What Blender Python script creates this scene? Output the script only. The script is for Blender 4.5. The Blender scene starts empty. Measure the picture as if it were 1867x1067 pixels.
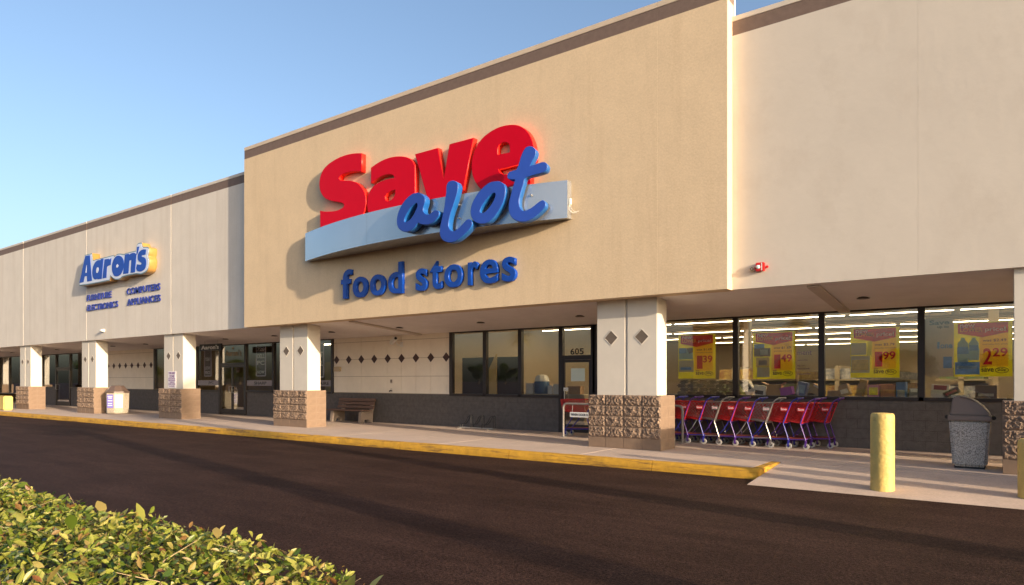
import bpy, bmesh, math, random
from mathutils import Vector, Matrix, noise
R=math.radians
random.seed(7)
sc=bpy.context.scene
COL=sc.collection
# ------------------------------------------------------------------ camera
cd=bpy.data.cameras.new('camera'); cam=bpy.data.objects.new('camera',cd); COL.objects.link(cam)
cam.location=(0,0,1.39); cam.rotation_euler=(R(90),0,R(36.4037))
cd.lens=24; cd.sensor_width=36; cd.sensor_fit='HORIZONTAL'; cd.shift_y=0.0855
cd.clip_start=0.05; cd.clip_end=2000
sc.camera=cam
# ------------------------------------------------------------------ sky, sun, exposure
SUN_AZ,SUN_EL=R(11.0),R(11.9)      # azimuth measured from the facade line, sun to the right and a little in front
w=bpy.data.worlds.new('World'); sc.world=w; w.use_nodes=True
nt=w.node_tree; nt.nodes.clear()
sky=nt.nodes.new('ShaderNodeTexSky'); sky.sky_type='NISHITA'; sky.sun_disc=False
sky.sun_elevation=SUN_EL; sky.sun_rotation=R(90)+SUN_AZ; sky.air_density=0.85; sky.dust_density=4.0; sky.ozone_density=1.5
bg=nt.nodes.new('ShaderNodeBackground'); bg.inputs[1].default_value=0.135
wo=nt.nodes.new('ShaderNodeOutputWorld')
nt.links.new(sky.outputs[0],bg.inputs[0]); nt.links.new(bg.outputs[0],wo.inputs[0])
sd=Vector((math.cos(SUN_EL)*math.cos(SUN_AZ),-math.cos(SUN_EL)*math.sin(SUN_AZ),math.sin(SUN_EL)))
ld=bpy.data.lights.new('sun','SUN'); ld.energy=3.5; ld.angle=R(0.55); ld.color=(1.0,0.81,0.58)
lo=bpy.data.objects.new('sun',ld); COL.objects.link(lo); lo.rotation_euler=sd.to_track_quat('Z','Y').to_euler(); lo.location=(40,-10,20)
sc.view_settings.view_transform='Standard'; sc.view_settings.look='None'; sc.view_settings.gamma=1
sc.view_settings.exposure=1.22
sc.render.engine='CYCLES'
sc.cycles.use_denoising=True
sc.cycles.max_bounces=8; sc.cycles.transparent_max_bounces=16; sc.cycles.diffuse_bounces=4; sc.cycles.glossy_bounces=3
sc.cycles.sample_clamp_indirect=6; sc.cycles.caustics_reflective=False; sc.cycles.caustics_refractive=False
# ------------------------------------------------------------------ materials
MATS={}
def mat(name,col,rough=.7,var=.12,scale=3.0,bump=0,bscale=60,metal=0,spec=.5,col2=None,stretch=None,emit=0,coat=0,dirt=None,speck=None,bdist=.01):
    """procedural material: base colour broken by two octaves of noise, optional second colour, fine relief"""
    if name in MATS: return MATS[name]
    m=bpy.data.materials.new(name); m.use_nodes=True; n=m.node_tree; N=n.nodes; L=n.links
    b=N['Principled BSDF']; b.inputs['Roughness'].default_value=rough; b.inputs['Metallic'].default_value=metal
    b.inputs['Specular IOR Level'].default_value=spec
    if coat: b.inputs['Coat Weight'].default_value=coat; b.inputs['Coat Roughness'].default_value=.08
    tc=N.new('ShaderNodeTexCoord'); mp=N.new('ShaderNodeMapping'); L.new(tc.outputs['Object'],mp.inputs[0])
    if stretch: mp.inputs['Scale'].default_value=stretch
    c=tuple(col)+(1,)
    if var>0 or col2:
        no=N.new('ShaderNodeTexNoise'); no.inputs['Scale'].default_value=scale; no.inputs['Detail'].default_value=6; no.inputs['Roughness'].default_value=.65
        L.new(mp.outputs[0],no.inputs[0])
        cr=N.new('ShaderNodeValToRGB'); cr.color_ramp.elements[0].position=.3; cr.color_ramp.elements[1].position=.7
        a=tuple(max(0,k*(1-var)) for k in col)+(1,); z=(tuple(col2) if col2 else tuple(min(1,k*(1+var)) for k in col))+(1,)
        cr.color_ramp.elements[0].color=a; cr.color_ramp.elements[1].color=z
        L.new(no.outputs['Fac'],cr.inputs[0]); out=cr.outputs[0]
        if dirt:
            dn=N.new('ShaderNodeTexNoise'); dn.inputs['Scale'].default_value=dirt[1]; dn.inputs['Detail'].default_value=8; dn.inputs['Roughness'].default_value=.7
            dm=N.new('ShaderNodeMapping'); dm.inputs['Scale'].default_value=dirt[4] if len(dirt)>4 else (1,1,1); L.new(tc.outputs['Object'],dm.inputs[0]); L.new(dm.outputs[0],dn.inputs[0])
            dr=N.new('ShaderNodeValToRGB'); dr.color_ramp.elements[0].position=dirt[2]; dr.color_ramp.elements[1].position=dirt[3]
            L.new(dn.outputs['Fac'],dr.inputs[0])
            mx=N.new('ShaderNodeMix'); mx.data_type='RGBA'; L.new(dr.outputs[0],mx.inputs['Factor']); L.new(out,mx.inputs['A']); mx.inputs['B'].default_value=tuple(dirt[0])+(1,)
            out=mx.outputs['Result']
        if speck:
            sn=N.new('ShaderNodeTexNoise'); sn.inputs['Scale'].default_value=speck[0]; sn.inputs['Detail'].default_value=3; sn.inputs['Roughness'].default_value=.8; L.new(tc.outputs['Object'],sn.inputs[0])
            sr=N.new('ShaderNodeMapRange'); sr.inputs['From Min'].default_value=.3; sr.inputs['From Max'].default_value=.7; sr.inputs['To Min'].default_value=1-speck[1]; sr.inputs['To Max'].default_value=1+speck[1]; L.new(sn.outputs['Fac'],sr.inputs[0])
            vm=N.new('ShaderNodeVectorMath'); vm.operation='SCALE'; L.new(out,vm.inputs[0]); L.new(sr.outputs[0],vm.inputs['Scale']); out=vm.outputs[0]
        L.new(out,b.inputs['Base Color'])
    else: b.inputs['Base Color'].default_value=c
    if bump:
        bn=N.new('ShaderNodeTexNoise'); bn.inputs['Scale'].default_value=bscale; bn.inputs['Detail'].default_value=4; L.new(mp.outputs[0],bn.inputs[0])
        bu=N.new('ShaderNodeBump'); bu.inputs['Strength'].default_value=bump; bu.inputs['Distance'].default_value=bdist; L.new(bn.outputs['Fac'],bu.inputs['Height']); L.new(bu.outputs[0],b.inputs['Normal'])
    if emit: b.inputs['Emission Color'].default_value=c; b.inputs['Emission Strength'].default_value=emit
    MATS[name]=m; return m
def glass_mat():
    m=bpy.data.materials.new('window_glass'); m.use_nodes=True; n=m.node_tree; N=n.nodes; L=n.links; N.clear()
    o=N.new('ShaderNodeOutputMaterial'); mx=N.new('ShaderNodeMixShader'); t=N.new('ShaderNodeBsdfTransparent'); g=N.new('ShaderNodeBsdfGlossy')
    t.inputs[0].default_value=(.97,.98,.96,1); g.inputs['Roughness'].default_value=0.0; g.inputs[0].default_value=(1,1,1,1)
    lw=N.new('ShaderNodeLayerWeight'); lw.inputs[0].default_value=.5
    p=N.new('ShaderNodeMath'); p.operation='POWER'; p.inputs[1].default_value=5; L.new(lw.outputs['Facing'],p.inputs[0])
    a=N.new('ShaderNodeMath'); a.operation='MULTIPLY_ADD'; a.inputs[1].default_value=.93; a.inputs[2].default_value=.11; L.new(p.outputs[0],a.inputs[0])
    no=N.new('ShaderNodeTexNoise'); no.inputs['Scale'].default_value=1.1; tc=N.new('ShaderNodeTexCoord'); L.new(tc.outputs['Object'],no.inputs[0])
    bu=N.new('ShaderNodeBump'); bu.inputs['Strength'].default_value=.007; bu.inputs['Distance'].default_value=.05; L.new(no.outputs['Fac'],bu.inputs['Height']); L.new(bu.outputs[0],g.inputs['Normal'])
    L.new(a.outputs[0],mx.inputs[0]); L.new(t.outputs[0],mx.inputs[1]); L.new(g.outputs[0],mx.inputs[2]); L.new(mx.outputs[0],o.inputs[0])
    return m
GLASS=glass_mat()
def paper(name,col,tr=.5):
    m=bpy.data.materials.new(name); m.use_nodes=True; n=m.node_tree; N=n.nodes; L=n.links; b=N['Principled BSDF']; b.inputs['Base Color'].default_value=tuple(col)+(1,); b.inputs['Roughness'].default_value=.55
    no=N.new('ShaderNodeTexNoise'); no.inputs['Scale'].default_value=5; mx=N.new('ShaderNodeMix'); mx.data_type='RGBA'; L.new(no.outputs['Fac'],mx.inputs['Factor']); mx.inputs['A'].default_value=tuple(k*.92 for k in col)+(1,); mx.inputs['B'].default_value=tuple(min(1,k*1.06) for k in col)+(1,); L.new(mx.outputs['Result'],b.inputs['Base Color'])
    t=N.new('ShaderNodeBsdfTranslucent'); L.new(mx.outputs['Result'],t.inputs[0]); ms=N.new('ShaderNodeMixShader'); ms.inputs[0].default_value=tr; L.new(b.outputs[0],ms.inputs[1]); L.new(t.outputs[0],ms.inputs[2]); L.new(ms.outputs[0],N['Material Output'].inputs[0]); MATS[name]=m
    return m
def ink(name,col):
    m=bpy.data.materials.new(name); m.use_nodes=True; n=m.node_tree; n.nodes.clear(); o=n.nodes.new('ShaderNodeOutputMaterial'); t=n.nodes.new('ShaderNodeBsdfTransparent'); no=n.nodes.new('ShaderNodeTexNoise'); no.inputs['Scale'].default_value=6
    mx=n.nodes.new('ShaderNodeMix'); mx.data_type='RGBA'; mx.inputs['A'].default_value=tuple(k*.95 for k in col)+(1,); mx.inputs['B'].default_value=tuple(col)+(1,); n.links.new(no.outputs['Fac'],mx.inputs['Factor']); n.links.new(mx.outputs['Result'],t.inputs[0]); n.links.new(t.outputs[0],o.inputs[0]); MATS[name]=m
    return m
def leaf_mat(name,cols,tr=.35,rough=.38):
    m=bpy.data.materials.new(name); m.use_nodes=True; n=m.node_tree; N=n.nodes; L=n.links
    b=N['Principled BSDF']; b.inputs['Roughness'].default_value=rough; o=N['Material Output']
    at=N.new('ShaderNodeAttribute'); at.attribute_name='tone'
    cr=N.new('ShaderNodeValToRGB'); e=cr.color_ramp.elements
    while len(e)<len(cols): e.new(.5)
    for i,c in enumerate(cols): e[i].position=i/(len(cols)-1); e[i].color=tuple(c)+(1,)
    L.new(at.outputs['Fac'],cr.inputs[0]); L.new(cr.outputs[0],b.inputs['Base Color'])
    t=N.new('ShaderNodeBsdfTranslucent'); L.new(cr.outputs[0],t.inputs[0]); mx=N.new('ShaderNodeMixShader'); mx.inputs[0].default_value=tr
    L.new(b.outputs[0],mx.inputs[1]); L.new(t.outputs[0],mx.inputs[2]); L.new(mx.outputs[0],o.inputs[0])
    return m
STUCCO=mat('stucco_pale',(.66,.605,.545),.85,.05,1.2,.08,20,bdist=.02,dirt=((.55,.48,.41),1.5,.48,.85,(2.2,1.0,.10)),speck=(22,.04))
STUCCO_R=mat('stucco_pale_patched',(.61,.545,.475),.85,.04,.8,.12,9,bdist=.02,dirt=((.55,.48,.41),1.6,.52,.85,(1.0,1.0,.7)))
TAN=mat('stucco_tan',(.68,.52,.345),.85,.05,1.4,.13,24,bdist=.02,dirt=((.57,.42,.265),1.3,.5,.88,(1.6,1.0,.14)),speck=(26,.07))
BAND=mat('painted_brown_band',(.17,.115,.092),.7,.12,8,.2,90)
CAP=mat('cap_flashing',(.60,.48,.36),.55,.06,3)
CAP_P=mat('cap_flashing_pale',(.62,.54,.46),.55,.06,3)
SOFFIT=mat('soffit_paint',(.80,.74,.71),.9,.05,2.5,.2,60,dirt=((.72,.65,.61),1.1,.5,.8))
SHAFT=mat('column_paint',(.60,.55,.485),.75,.04,2.5,.2,80,dirt=((.58,.53,.45),1.4,.62,.9,(1.5,1.5,.3)))
DIAM=mat('diamond_taupe',(.135,.104,.082),.7,.1,10)
DIAM_D=mat('diamond_maroon',(.060,.028,.026),.6,.15,12)
ROCK=mat('split_face_stone',(.17,.112,.082),.95,.30,9,.8,60,col2=(.30,.21,.15),bdist=.02)
BLOCK=mat('smooth_block_tan',(.215,.145,.10),.9,.10,6,.5,120)
BLOCK_B=mat('smooth_block_brown',(.245,.17,.128),.9,.12,6,.5,120)
MORTAR=mat('mortar',(.24,.17,.125),.95,.1,8)
TILE=mat('wall_panel_cream',(.85,.765,.645),.75,.05,2.2,.15,60)
GROUT=mat('panel_joint',(.36,.29,.21),.9,.1,4)
WAIN=mat('painted_block_dark_brown',(.105,.092,.088),.75,.22,9,.5,45)
WAINJ=mat('painted_block_joint',(.075,.064,.06),.85,.1,9)
FRAME=mat('bronze_frame',(.022,.014,.013),.4,.2,5,spec=.5)
CONC=mat('walkway_concrete',(.50,.385,.315),.85,.10,1.6,.3,120,dirt=((.32,.245,.205),.8,.52,.78),speck=(30,.12))
CURBM=mat('curb_yellow',(.50,.265,.02),.7,.2,7,.6,50,dirt=((.13,.065,.022),3.0,.52,.68,(.45,3,6)))
ASPH=mat('asphalt',(.035,.0185,.0145),.72,.22,.8,1.0,90,spec=.07,dirt=((.058,.0315,.025),1.2,.45,.75,(.35,1.6,1)),bdist=.012,speck=(48,1.0))
YEL=mat('yellow_paint',(.56,.40,.12),.6,.14,5,.7,22,dirt=((.30,.19,.08),5,.58,.70),bdist=.012)
WHITE=mat('white_paint',(.78,.77,.74),.5,.03,4)
INT_W=mat('interior_wall_cream',(.58,.50,.38),.8,.06,1)
INT_C=mat('interior_ceiling',(.50,.37,.22),.85,.12,1.2,stretch=(1,3,1))
INT_F=mat('interior_floor',(.42,.36,.29),.35,.1,3)
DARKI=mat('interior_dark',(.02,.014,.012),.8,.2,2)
STEEL=mat('galvanised_steel',(.55,.52,.48),.4,.1,12,metal=.8)
RED=mat('sign_red',(.60,.0,.016),.45,.03,3,spec=.12)
REDS=mat('sign_red_return',(.78,.022,.012),.4,.03,3)
BLUE=mat('sign_blue',(.014,.050,.31),.38,.05,3)
BLUES=mat('sign_blue_return',(.012,.11,.38),.35,.05,3)
BLUE2=mat('sign_blue_gloss',(.005,.055,.36),.25,.05,3,coat=.1,spec=.3)
SILV=mat('sign_silver_panel',(.50,.52,.55),.24,.03,2,metal=.75)
GOLD=mat('sign_gold_return',(.42,.23,.06),.35,.08,6)
BLACK=mat('black_paint',(.012,.011,.012),.45,.1,5)
# ------------------------------------------------------------------ mesh helpers
class MB:
    def __init__(s): s.v=[]; s.f=[]
    def add(s,v,f):
        k=len(s.v); s.v+= [tuple(p) for p in v]; s.f+=[tuple(i+k for i in q) for q in f]; return s
    def box(s,x0,x1,y0,y1,z0,z1):
        return s.add([(x0,y0,z0),(x1,y0,z0),(x1,y1,z0),(x0,y1,z0),(x0,y0,z1),(x1,y0,z1),(x1,y1,z1),(x0,y1,z1)],
          [(0,3,2,1),(4,5,6,7),(0,1,5,4),(1,2,6,5),(2,3,7,6),(3,0,4,7)])
    def prism(s,pts,y0,y1,axis='y'):
        """closed outline in (x,z) swept along y (or (x,y) along z)"""
        n=len(pts)
        if axis=='y': a=[(p[0],y0,p[1]) for p in pts]; b=[(p[0],y1,p[1]) for p in pts]
        elif axis=='x': a=[(y0,p[0],p[1]) for p in pts]; b=[(y1,p[0],p[1]) for p in pts]
        else: a=[(p[0],p[1],y0) for p in pts]; b=[(p[0],p[1],y1) for p in pts]
        return s.add(a+b,[tuple(range(n)),tuple(range(2*n-1,n-1,-1))]+[(i,i+n,(i+1)%n+n,(i+1)%n) for i in range(n)])
    def tube(s,pts,r,n=8,cap=True):
        pts=[Vector(p) for p in pts]; rs=r if isinstance(r,(list,tuple)) else [r]*len(pts)
        t0=(pts[1]-pts[0]).normalized(); u=t0.orthogonal().normalized(); V=[]
        for i,p in enumerate(pts):
            t=((pts[min(i+1,len(pts)-1)]-pts[max(i-1,0)])).normalized()
            u=(u-t*u.dot(t)).normalized(); w=t.cross(u)
            V+=[p+(u*math.cos(2*math.pi*k/n)+w*math.sin(2*math.pi*k/n))*rs[i] for k in range(n)]
        F=[(i*n+k,i*n+(k+1)%n,(i+1)*n+(k+1)%n,(i+1)*n+k) for i in range(len(pts)-1) for k in range(n)]
        if cap: F+=[tuple(range(n-1,-1,-1)),tuple((len(pts)-1)*n+k for k in range(n))]
        return s.add(V,F)
    def lathe(s,prof,c=(0,0),n=20,rot=0):
        V=[(c[0]+r*math.cos(2*math.pi*k/n+rot),c[1]+r*math.sin(2*math.pi*k/n+rot),z) for r,z in prof for k in range(n)]
        F=[(i*n+k,i*n+(k+1)%n,(i+1)*n+(k+1)%n,(i+1)*n+k) for i in range(len(prof)-1) for k in range(n)]
        F+=[tuple(range(n-1,-1,-1)),tuple((len(prof)-1)*n+k for k in range(n))]
        return s.add(V,F)
    def disc(s,c,r,axis,h,n=16):
        """short cylinder centred at c along axis"""
        a=Vector(axis).normalized(); c=Vector(c); return s.tube([c-a*h/2,c+a*h/2],r,n)
    def xf(s,m): s.v=[tuple(m@Vector(p)) for p in s.v]; return s
def mesh_of(mb,name,smooth=0,bevel=0):
    me=bpy.data.meshes.new(name); me.from_pydata(mb.v,[],mb.f); me.validate()
    bm=bmesh.new(); bm.from_mesh(me); bmesh.ops.recalc_face_normals(bm,faces=bm.faces)
    if bevel:
        es=[e for e in bm.edges if len(e.link_faces)==2 and e.calc_face_angle(0)>.6]
        bmesh.ops.bevel(bm,geom=es,offset=bevel,segments=2,affect='EDGES',clamp_overlap=True)
    if smooth:
        for f in bm.faces: f.smooth=True
        for e in bm.edges:
            if len(e.link_faces)==2 and e.calc_face_angle(0)>R(smooth): e.smooth=False
    bm.to_mesh(me); bm.free(); return me
def root_loc(o):
    while o.parent: o=o.parent
    return Vector(o.location)
def link(name,me,m,parent=None,loc=None):
    o=bpy.data.objects.new(name,me); COL.objects.link(o)
    if m and not len(me.materials): me.materials.append(m)
    if parent: o.parent=parent
    if loc is not None: o.location=loc
    return o
def obj(name,mb,m,parent=None,smooth=0,bevel=0):
    """mesh given in world coordinates"""
    me=mb if isinstance(mb,bpy.types.Mesh) else mesh_of(mb,name,smooth,bevel)
    if parent: me.transform(Matrix.Translation(-root_loc(parent)))
    return link(name,me,m,parent)
def piece(name,me,m,parent,wloc): return link(name,me,m,parent,Vector(wloc)-root_loc(parent))
def tag(o,label=None,cat=None,group=None,kind=None):
    if label: o['label']=label
    if cat: o['category']=cat
    if group: o['group']=group
    if kind: o['kind']=kind
    return o
def thing(name,label,cat,loc=(0,0,0),group=None,rz=0):
    o=bpy.data.objects.new(name,None); COL.objects.link(o); o.location=loc; o.rotation_euler=(0,0,rz); o.empty_display_size=.2
    return tag(o,label,cat,group)
def copy_tree(o,parent=None):
    c=o.copy(); COL.objects.link(c); c.parent=parent
    for ch in list(o.children): copy_tree(ch,c)
    return c
def lone(name,mb,m,label,cat,group=None,loc=None,smooth=0,bevel=0):
    """a thing that is one mesh; origin at loc"""
    me=mb if isinstance(mb,bpy.types.Mesh) else mesh_of(mb,name,smooth,bevel)
    if loc is not None: me.transform(Matrix.Translation(-Vector(loc)))
    return tag(link(name,me,m,None,loc),label,cat,group)
# ---- flat shapes and lettering
def smooth_outline(pts,sub=4,corner=52):
    n=len(pts); out=[]; P=[Vector(p) for p in pts]; sharp=[]
    for i in range(n):
        a=P[i]-P[i-1]; b=P[(i+1)%n]-P[i]; sharp.append(a.length<1e-6 or b.length<1e-6 or math.degrees(a.angle(b))>corner)
    for i in range(n):
        p1,p2=P[i],P[(i+1)%n]; out.append(tuple(p1))
        if sharp[i] and sharp[(i+1)%n]: continue
        p0=P[i-1] if not sharp[i] else p1-(p2-p1)*.5; p3=P[(i+2)%n] if not sharp[(i+1)%n] else p2+(p2-p1)*.5
        for k in range(1,sub):
            t=k/sub; out.append(tuple(.5*((2*p1)+(p2-p0)*t+(2*p0-5*p1+4*p2-p3)*t*t+(3*p1-p0-3*p2+p3)*t**3)))
    return out
def curve_mesh(outlines,half,bev=0,off=0):
    cu=bpy.data.curves.new('c','CURVE'); cu.dimensions='2D'; cu.fill_mode='BOTH'; cu.extrude=half; cu.bevel_depth=bev; cu.bevel_resolution=1; cu.offset=off
    for pts in outlines:
        sp=cu.splines.new('POLY'); sp.points.add(len(pts)-1); sp.use_cyclic_u=True
        for i,p in enumerate(pts): sp.points[i].co=(p[0],p[1],0,1)
    return _to_mesh(cu)
def _to_mesh(cu):
    o=bpy.data.objects.new('tmp',cu); COL.objects.link(o); bpy.context.view_layer.update()
    me=bpy.data.meshes.new_from_object(o.evaluated_get(bpy.context.evaluated_depsgraph_get()))
    bpy.data.objects.remove(o); bpy.data.curves.remove(cu); return me
STAND=Matrix(((1,0,0,0),(0,0,-1,0),(0,1,0,0),(0,0,0,1)))     # text plane -> upright, facing -Y
def text_mesh(s,half=.004,off=0,shear=0,bev=0,res=5):
    cu=bpy.data.curves.new('t','FONT'); cu.body=s; cu.size=1; cu.extrude=half; cu.offset=off; cu.shear=shear; cu.bevel_depth=bev; cu.resolution_u=res; cu.bevel_resolution=1
    return _to_mesh(cu)
def fit_text(s,x0,x1,z0,z1,y,half=.003,off=.01,shear=0,bev=0):
    """lettering fitted into the rectangle x0..x1, z0..z1 on the plane y (facing the street)"""
    me=text_mesh(s,half,off,shear,bev); xs=[v.co.x for v in me.vertices]; ys=[v.co.y for v in me.vertices]
    a,b,c,d=min(xs),max(xs),min(ys),max(ys); kx=(x1-x0)/(b-a); ky=(z1-z0)/(d-c)
    for v in me.vertices: v.co=(x0+(v.co.x-a)*kx,y-v.co.z,z0+(v.co.y-c)*ky)
    return me
def two_tone(me,m_face,m_side,ny=-.5):
    me.materials.clear(); me.materials.append(m_face); me.materials.append(m_side)
    for f in me.polygons: f.material_index=0 if f.normal.y<ny else 1
def split_islands(me):
    """separate a lettering mesh into one mesh per letter (islands, left to right)"""
    bm=bmesh.new(); bm.from_mesh(me); bmesh.ops.remove_doubles(bm,verts=bm.verts,dist=1e-5); seen=set(); out=[]
    for v in bm.verts:
        if v in seen: continue
        st=[v]; isl=[]; seen.add(v)
        while st:
            q=st.pop(); isl.append(q)
            for e in q.link_edges:
                o=e.other_vert(q)
                if o not in seen: seen.add(o); st.append(o)
        idx={q:i for i,q in enumerate(isl)}; fs={f for q in isl for f in q.link_faces}
        out.append(([tuple(q.co) for q in isl],[tuple(idx[q] for q in f.verts) for f in fs]))
    bm.free(); out.sort(key=lambda t:min(p[0] for p in t[0])); res=[]
    for v,f in out:
        m=bpy.data.meshes.new('letter'); m.from_pydata(v,[],f); m.update(); res.append(m)
    return res
Yb,Ys,Yf,Yg,Yw=12.45,12.58,12.50,12.24,15.43
ROAD=-.16
SAVE={'S':[[(-13.825,7.342),(-14.089,7.391),(-14.369,7.414),(-14.654,7.408),(-14.944,7.367),(-15.202,7.294),(-15.39,7.191),(-15.503,7.043),(-15.549,6.869),(-15.533,6.696),(-15.446,6.537),(-15.296,6.404),(-15.091,6.312),(-14.834,6.239),(-14.654,6.192),(-14.539,6.132),(-14.511,6.085),(-14.564,6.03),(-14.726,5.99),(-14.944,5.984),(-15.165,6.005),(-15.352,6.035),(-15.522,6.081),(-15.511,5.542),(-15.165,5.473),(-14.798,5.437),(-14.44,5.449),(-14.089,5.53),(-13.883,5.629),(-13.787,5.719),(-13.706,5.844),(-13.662,5.997),(-13.669,6.158),(-13.73,6.328),(-13.849,6.474),(-14.02,6.602),(-14.263,6.692),(-14.564,6.752),(-14.69,6.792),(-14.733,6.847),(-14.69,6.898),(-14.546,6.943),(-14.298,6.95),(-14.055,6.925),(-13.825,6.876)]],
'a':[[(-13.455,6.895),(-13.247,6.958),(-13.019,7.004),(-12.764,7.022),(-12.512,7.002),(-12.296,6.958),(-12.128,6.899),(-11.992,6.808),(-11.908,6.695),(-11.878,6.561),(-11.878,5.423),(-12.512,5.492),(-12.7,5.518),(-12.955,5.532),(-13.214,5.546),(-13.445,5.624),(-13.545,5.741),(-13.585,5.872),(-13.595,6.01),(-13.561,6.187),(-13.461,6.329),(-13.28,6.434),(-13.019,6.479),(-12.764,6.484),(-12.59,6.476),(-12.606,6.518),(-12.653,6.575),(-12.795,6.618),(-12.987,6.626),(-13.182,6.597),(-13.346,6.547),(-13.455,6.505)],[(-12.559,6.187),(-12.7,6.181),(-12.859,6.141),(-12.939,6.065),(-12.923,5.984),(-12.843,5.934),(-12.732,5.932),(-12.622,5.992),(-12.568,6.072)]],
'v':[[(-11.865,6.933),(-11.119,6.936),(-10.925,6.132),(-10.74,6.947),(-10.017,6.945),(-10.392,5.569),(-11.394,5.643)]],
'e':[[(-8.322,6.106),(-8.33,6.244),(-8.335,6.391),(-8.399,6.594),(-8.515,6.777),(-8.671,6.906),(-8.829,6.979),(-9.043,7.02),(-9.26,7.025),(-9.482,6.986),(-9.707,6.902),(-9.878,6.771),(-9.994,6.593),(-10.052,6.402),(-10.052,6.2),(-9.994,6.011),(-9.878,5.834),(-9.764,5.733),(-9.537,5.622),(-9.26,5.577),(-8.855,5.592),(-8.592,5.606),(-8.424,5.641),(-8.424,5.915),(-8.618,5.908),(-8.829,5.913),(-9.029,5.928),(-9.165,5.959),(-9.26,6.024),(-9.301,6.101)],[(-9.321,6.416),(-9.321,6.547),(-9.274,6.636),(-9.178,6.675),(-9.056,6.656),(-8.989,6.599),(-8.967,6.519),(-8.967,6.408)]],
}
ALOT={'a':((-10.94,11.256,0.0573),[[(0.002,5.647),(0.106,5.592),(0.17,5.503),(0.165,5.405),(0.124,5.312),(0.124,5.213),(0.196,5.14),(0.286,5.116),(0.375,5.143),(0.438,5.18),(0.514,5.179),(0.577,5.142),(0.579,5.073),(0.526,5.012),(0.426,4.946),(0.298,4.909),(0.17,4.919),(0.054,4.944),(-0.025,4.983),(-0.116,4.905),(-0.248,4.841),(-0.382,4.821),(-0.53,4.865),(-0.625,4.947),(-0.666,5.064),(-0.652,5.195),(-0.598,5.33),(-0.503,5.459),(-0.382,5.563),(-0.248,5.634),(-0.129,5.661)],[(-0.038,5.404),(-0.064,5.437),(-0.129,5.427),(-0.248,5.363),(-0.355,5.257),(-0.435,5.146),(-0.449,5.057),(-0.382,5.029),(-0.275,5.065),(-0.169,5.152),(-0.09,5.261),(-0.038,5.344)]]),
'l':((-9.956,11.343,0.1202),[[(-0.048,5.785),(0.048,5.75),(0.094,5.686),(0.099,5.61),(0.061,5.465),(-0.012,5.281),(-0.082,5.117),(-0.135,4.951),(-0.156,4.823),(-0.135,4.745),(-0.069,4.674),(0.022,4.668),(0.138,4.726),(0.253,4.81),(0.33,4.871),(0.406,4.877),(0.461,4.829),(0.464,4.765),(0.419,4.695),(0.317,4.611),(0.189,4.528),(0.061,4.466),(-0.082,4.442),(-0.213,4.466),(-0.319,4.537),(-0.372,4.652),(-0.364,4.803),(-0.319,4.972),(-0.266,5.161),(-0.227,5.373),(-0.2,5.565),(-0.195,5.683),(-0.148,5.763)]]),
'o':((-9.096,11.471,0.1744),[[(0.197,5.619),(0.302,5.589),(0.384,5.513),(0.407,5.396),(0.384,5.254),(0.326,5.116),(0.232,4.981),(0.114,4.858),(-0.016,4.778),(-0.159,4.765),(-0.292,4.806),(-0.389,4.901),(-0.426,5.032),(-0.401,5.178),(-0.328,5.317),(-0.232,5.432),(-0.111,5.533),(0.032,5.609)],[(0.173,5.379),(0.114,5.39),(0.02,5.339),(-0.088,5.237),(-0.171,5.131),(-0.207,5.04),(-0.183,4.991),(-0.111,4.981),(-0.016,5.04),(0.079,5.134),(0.15,5.24),(0.18,5.32)]]),
't':((-8.211,11.652,0.2292),[[(0.075,6.255),(0.152,6.218),(0.195,6.152),(0.185,6.062),(0.13,5.967),(0.054,5.845),(0.195,5.862),(0.326,5.888),(0.401,5.879),(0.444,5.827),(0.444,5.756),(0.39,5.702),(0.261,5.678),(-0.023,5.63),(-0.079,5.504),(-0.134,5.346),(-0.178,5.187),(-0.178,5.064),(-0.134,4.957),(-0.056,4.919),(0.021,4.932),(0.13,4.982),(0.239,5.052),(0.315,5.095),(0.369,5.094),(0.407,5.045),(0.401,4.975),(0.336,4.901),(0.217,4.811),(0.108,4.751),(-0.023,4.712),(-0.156,4.724),(-0.267,4.765),(-0.357,4.856),(-0.402,4.984),(-0.397,5.128),(-0.357,5.288),(-0.301,5.467),(-0.256,5.616),(-0.357,5.628),(-0.424,5.656),(-0.435,5.72),(-0.39,5.776),(-0.29,5.795),(-0.223,5.817),(-0.167,5.944),(-0.112,6.101),(-0.045,6.214),(0.01,6.252)]]),
}
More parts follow.
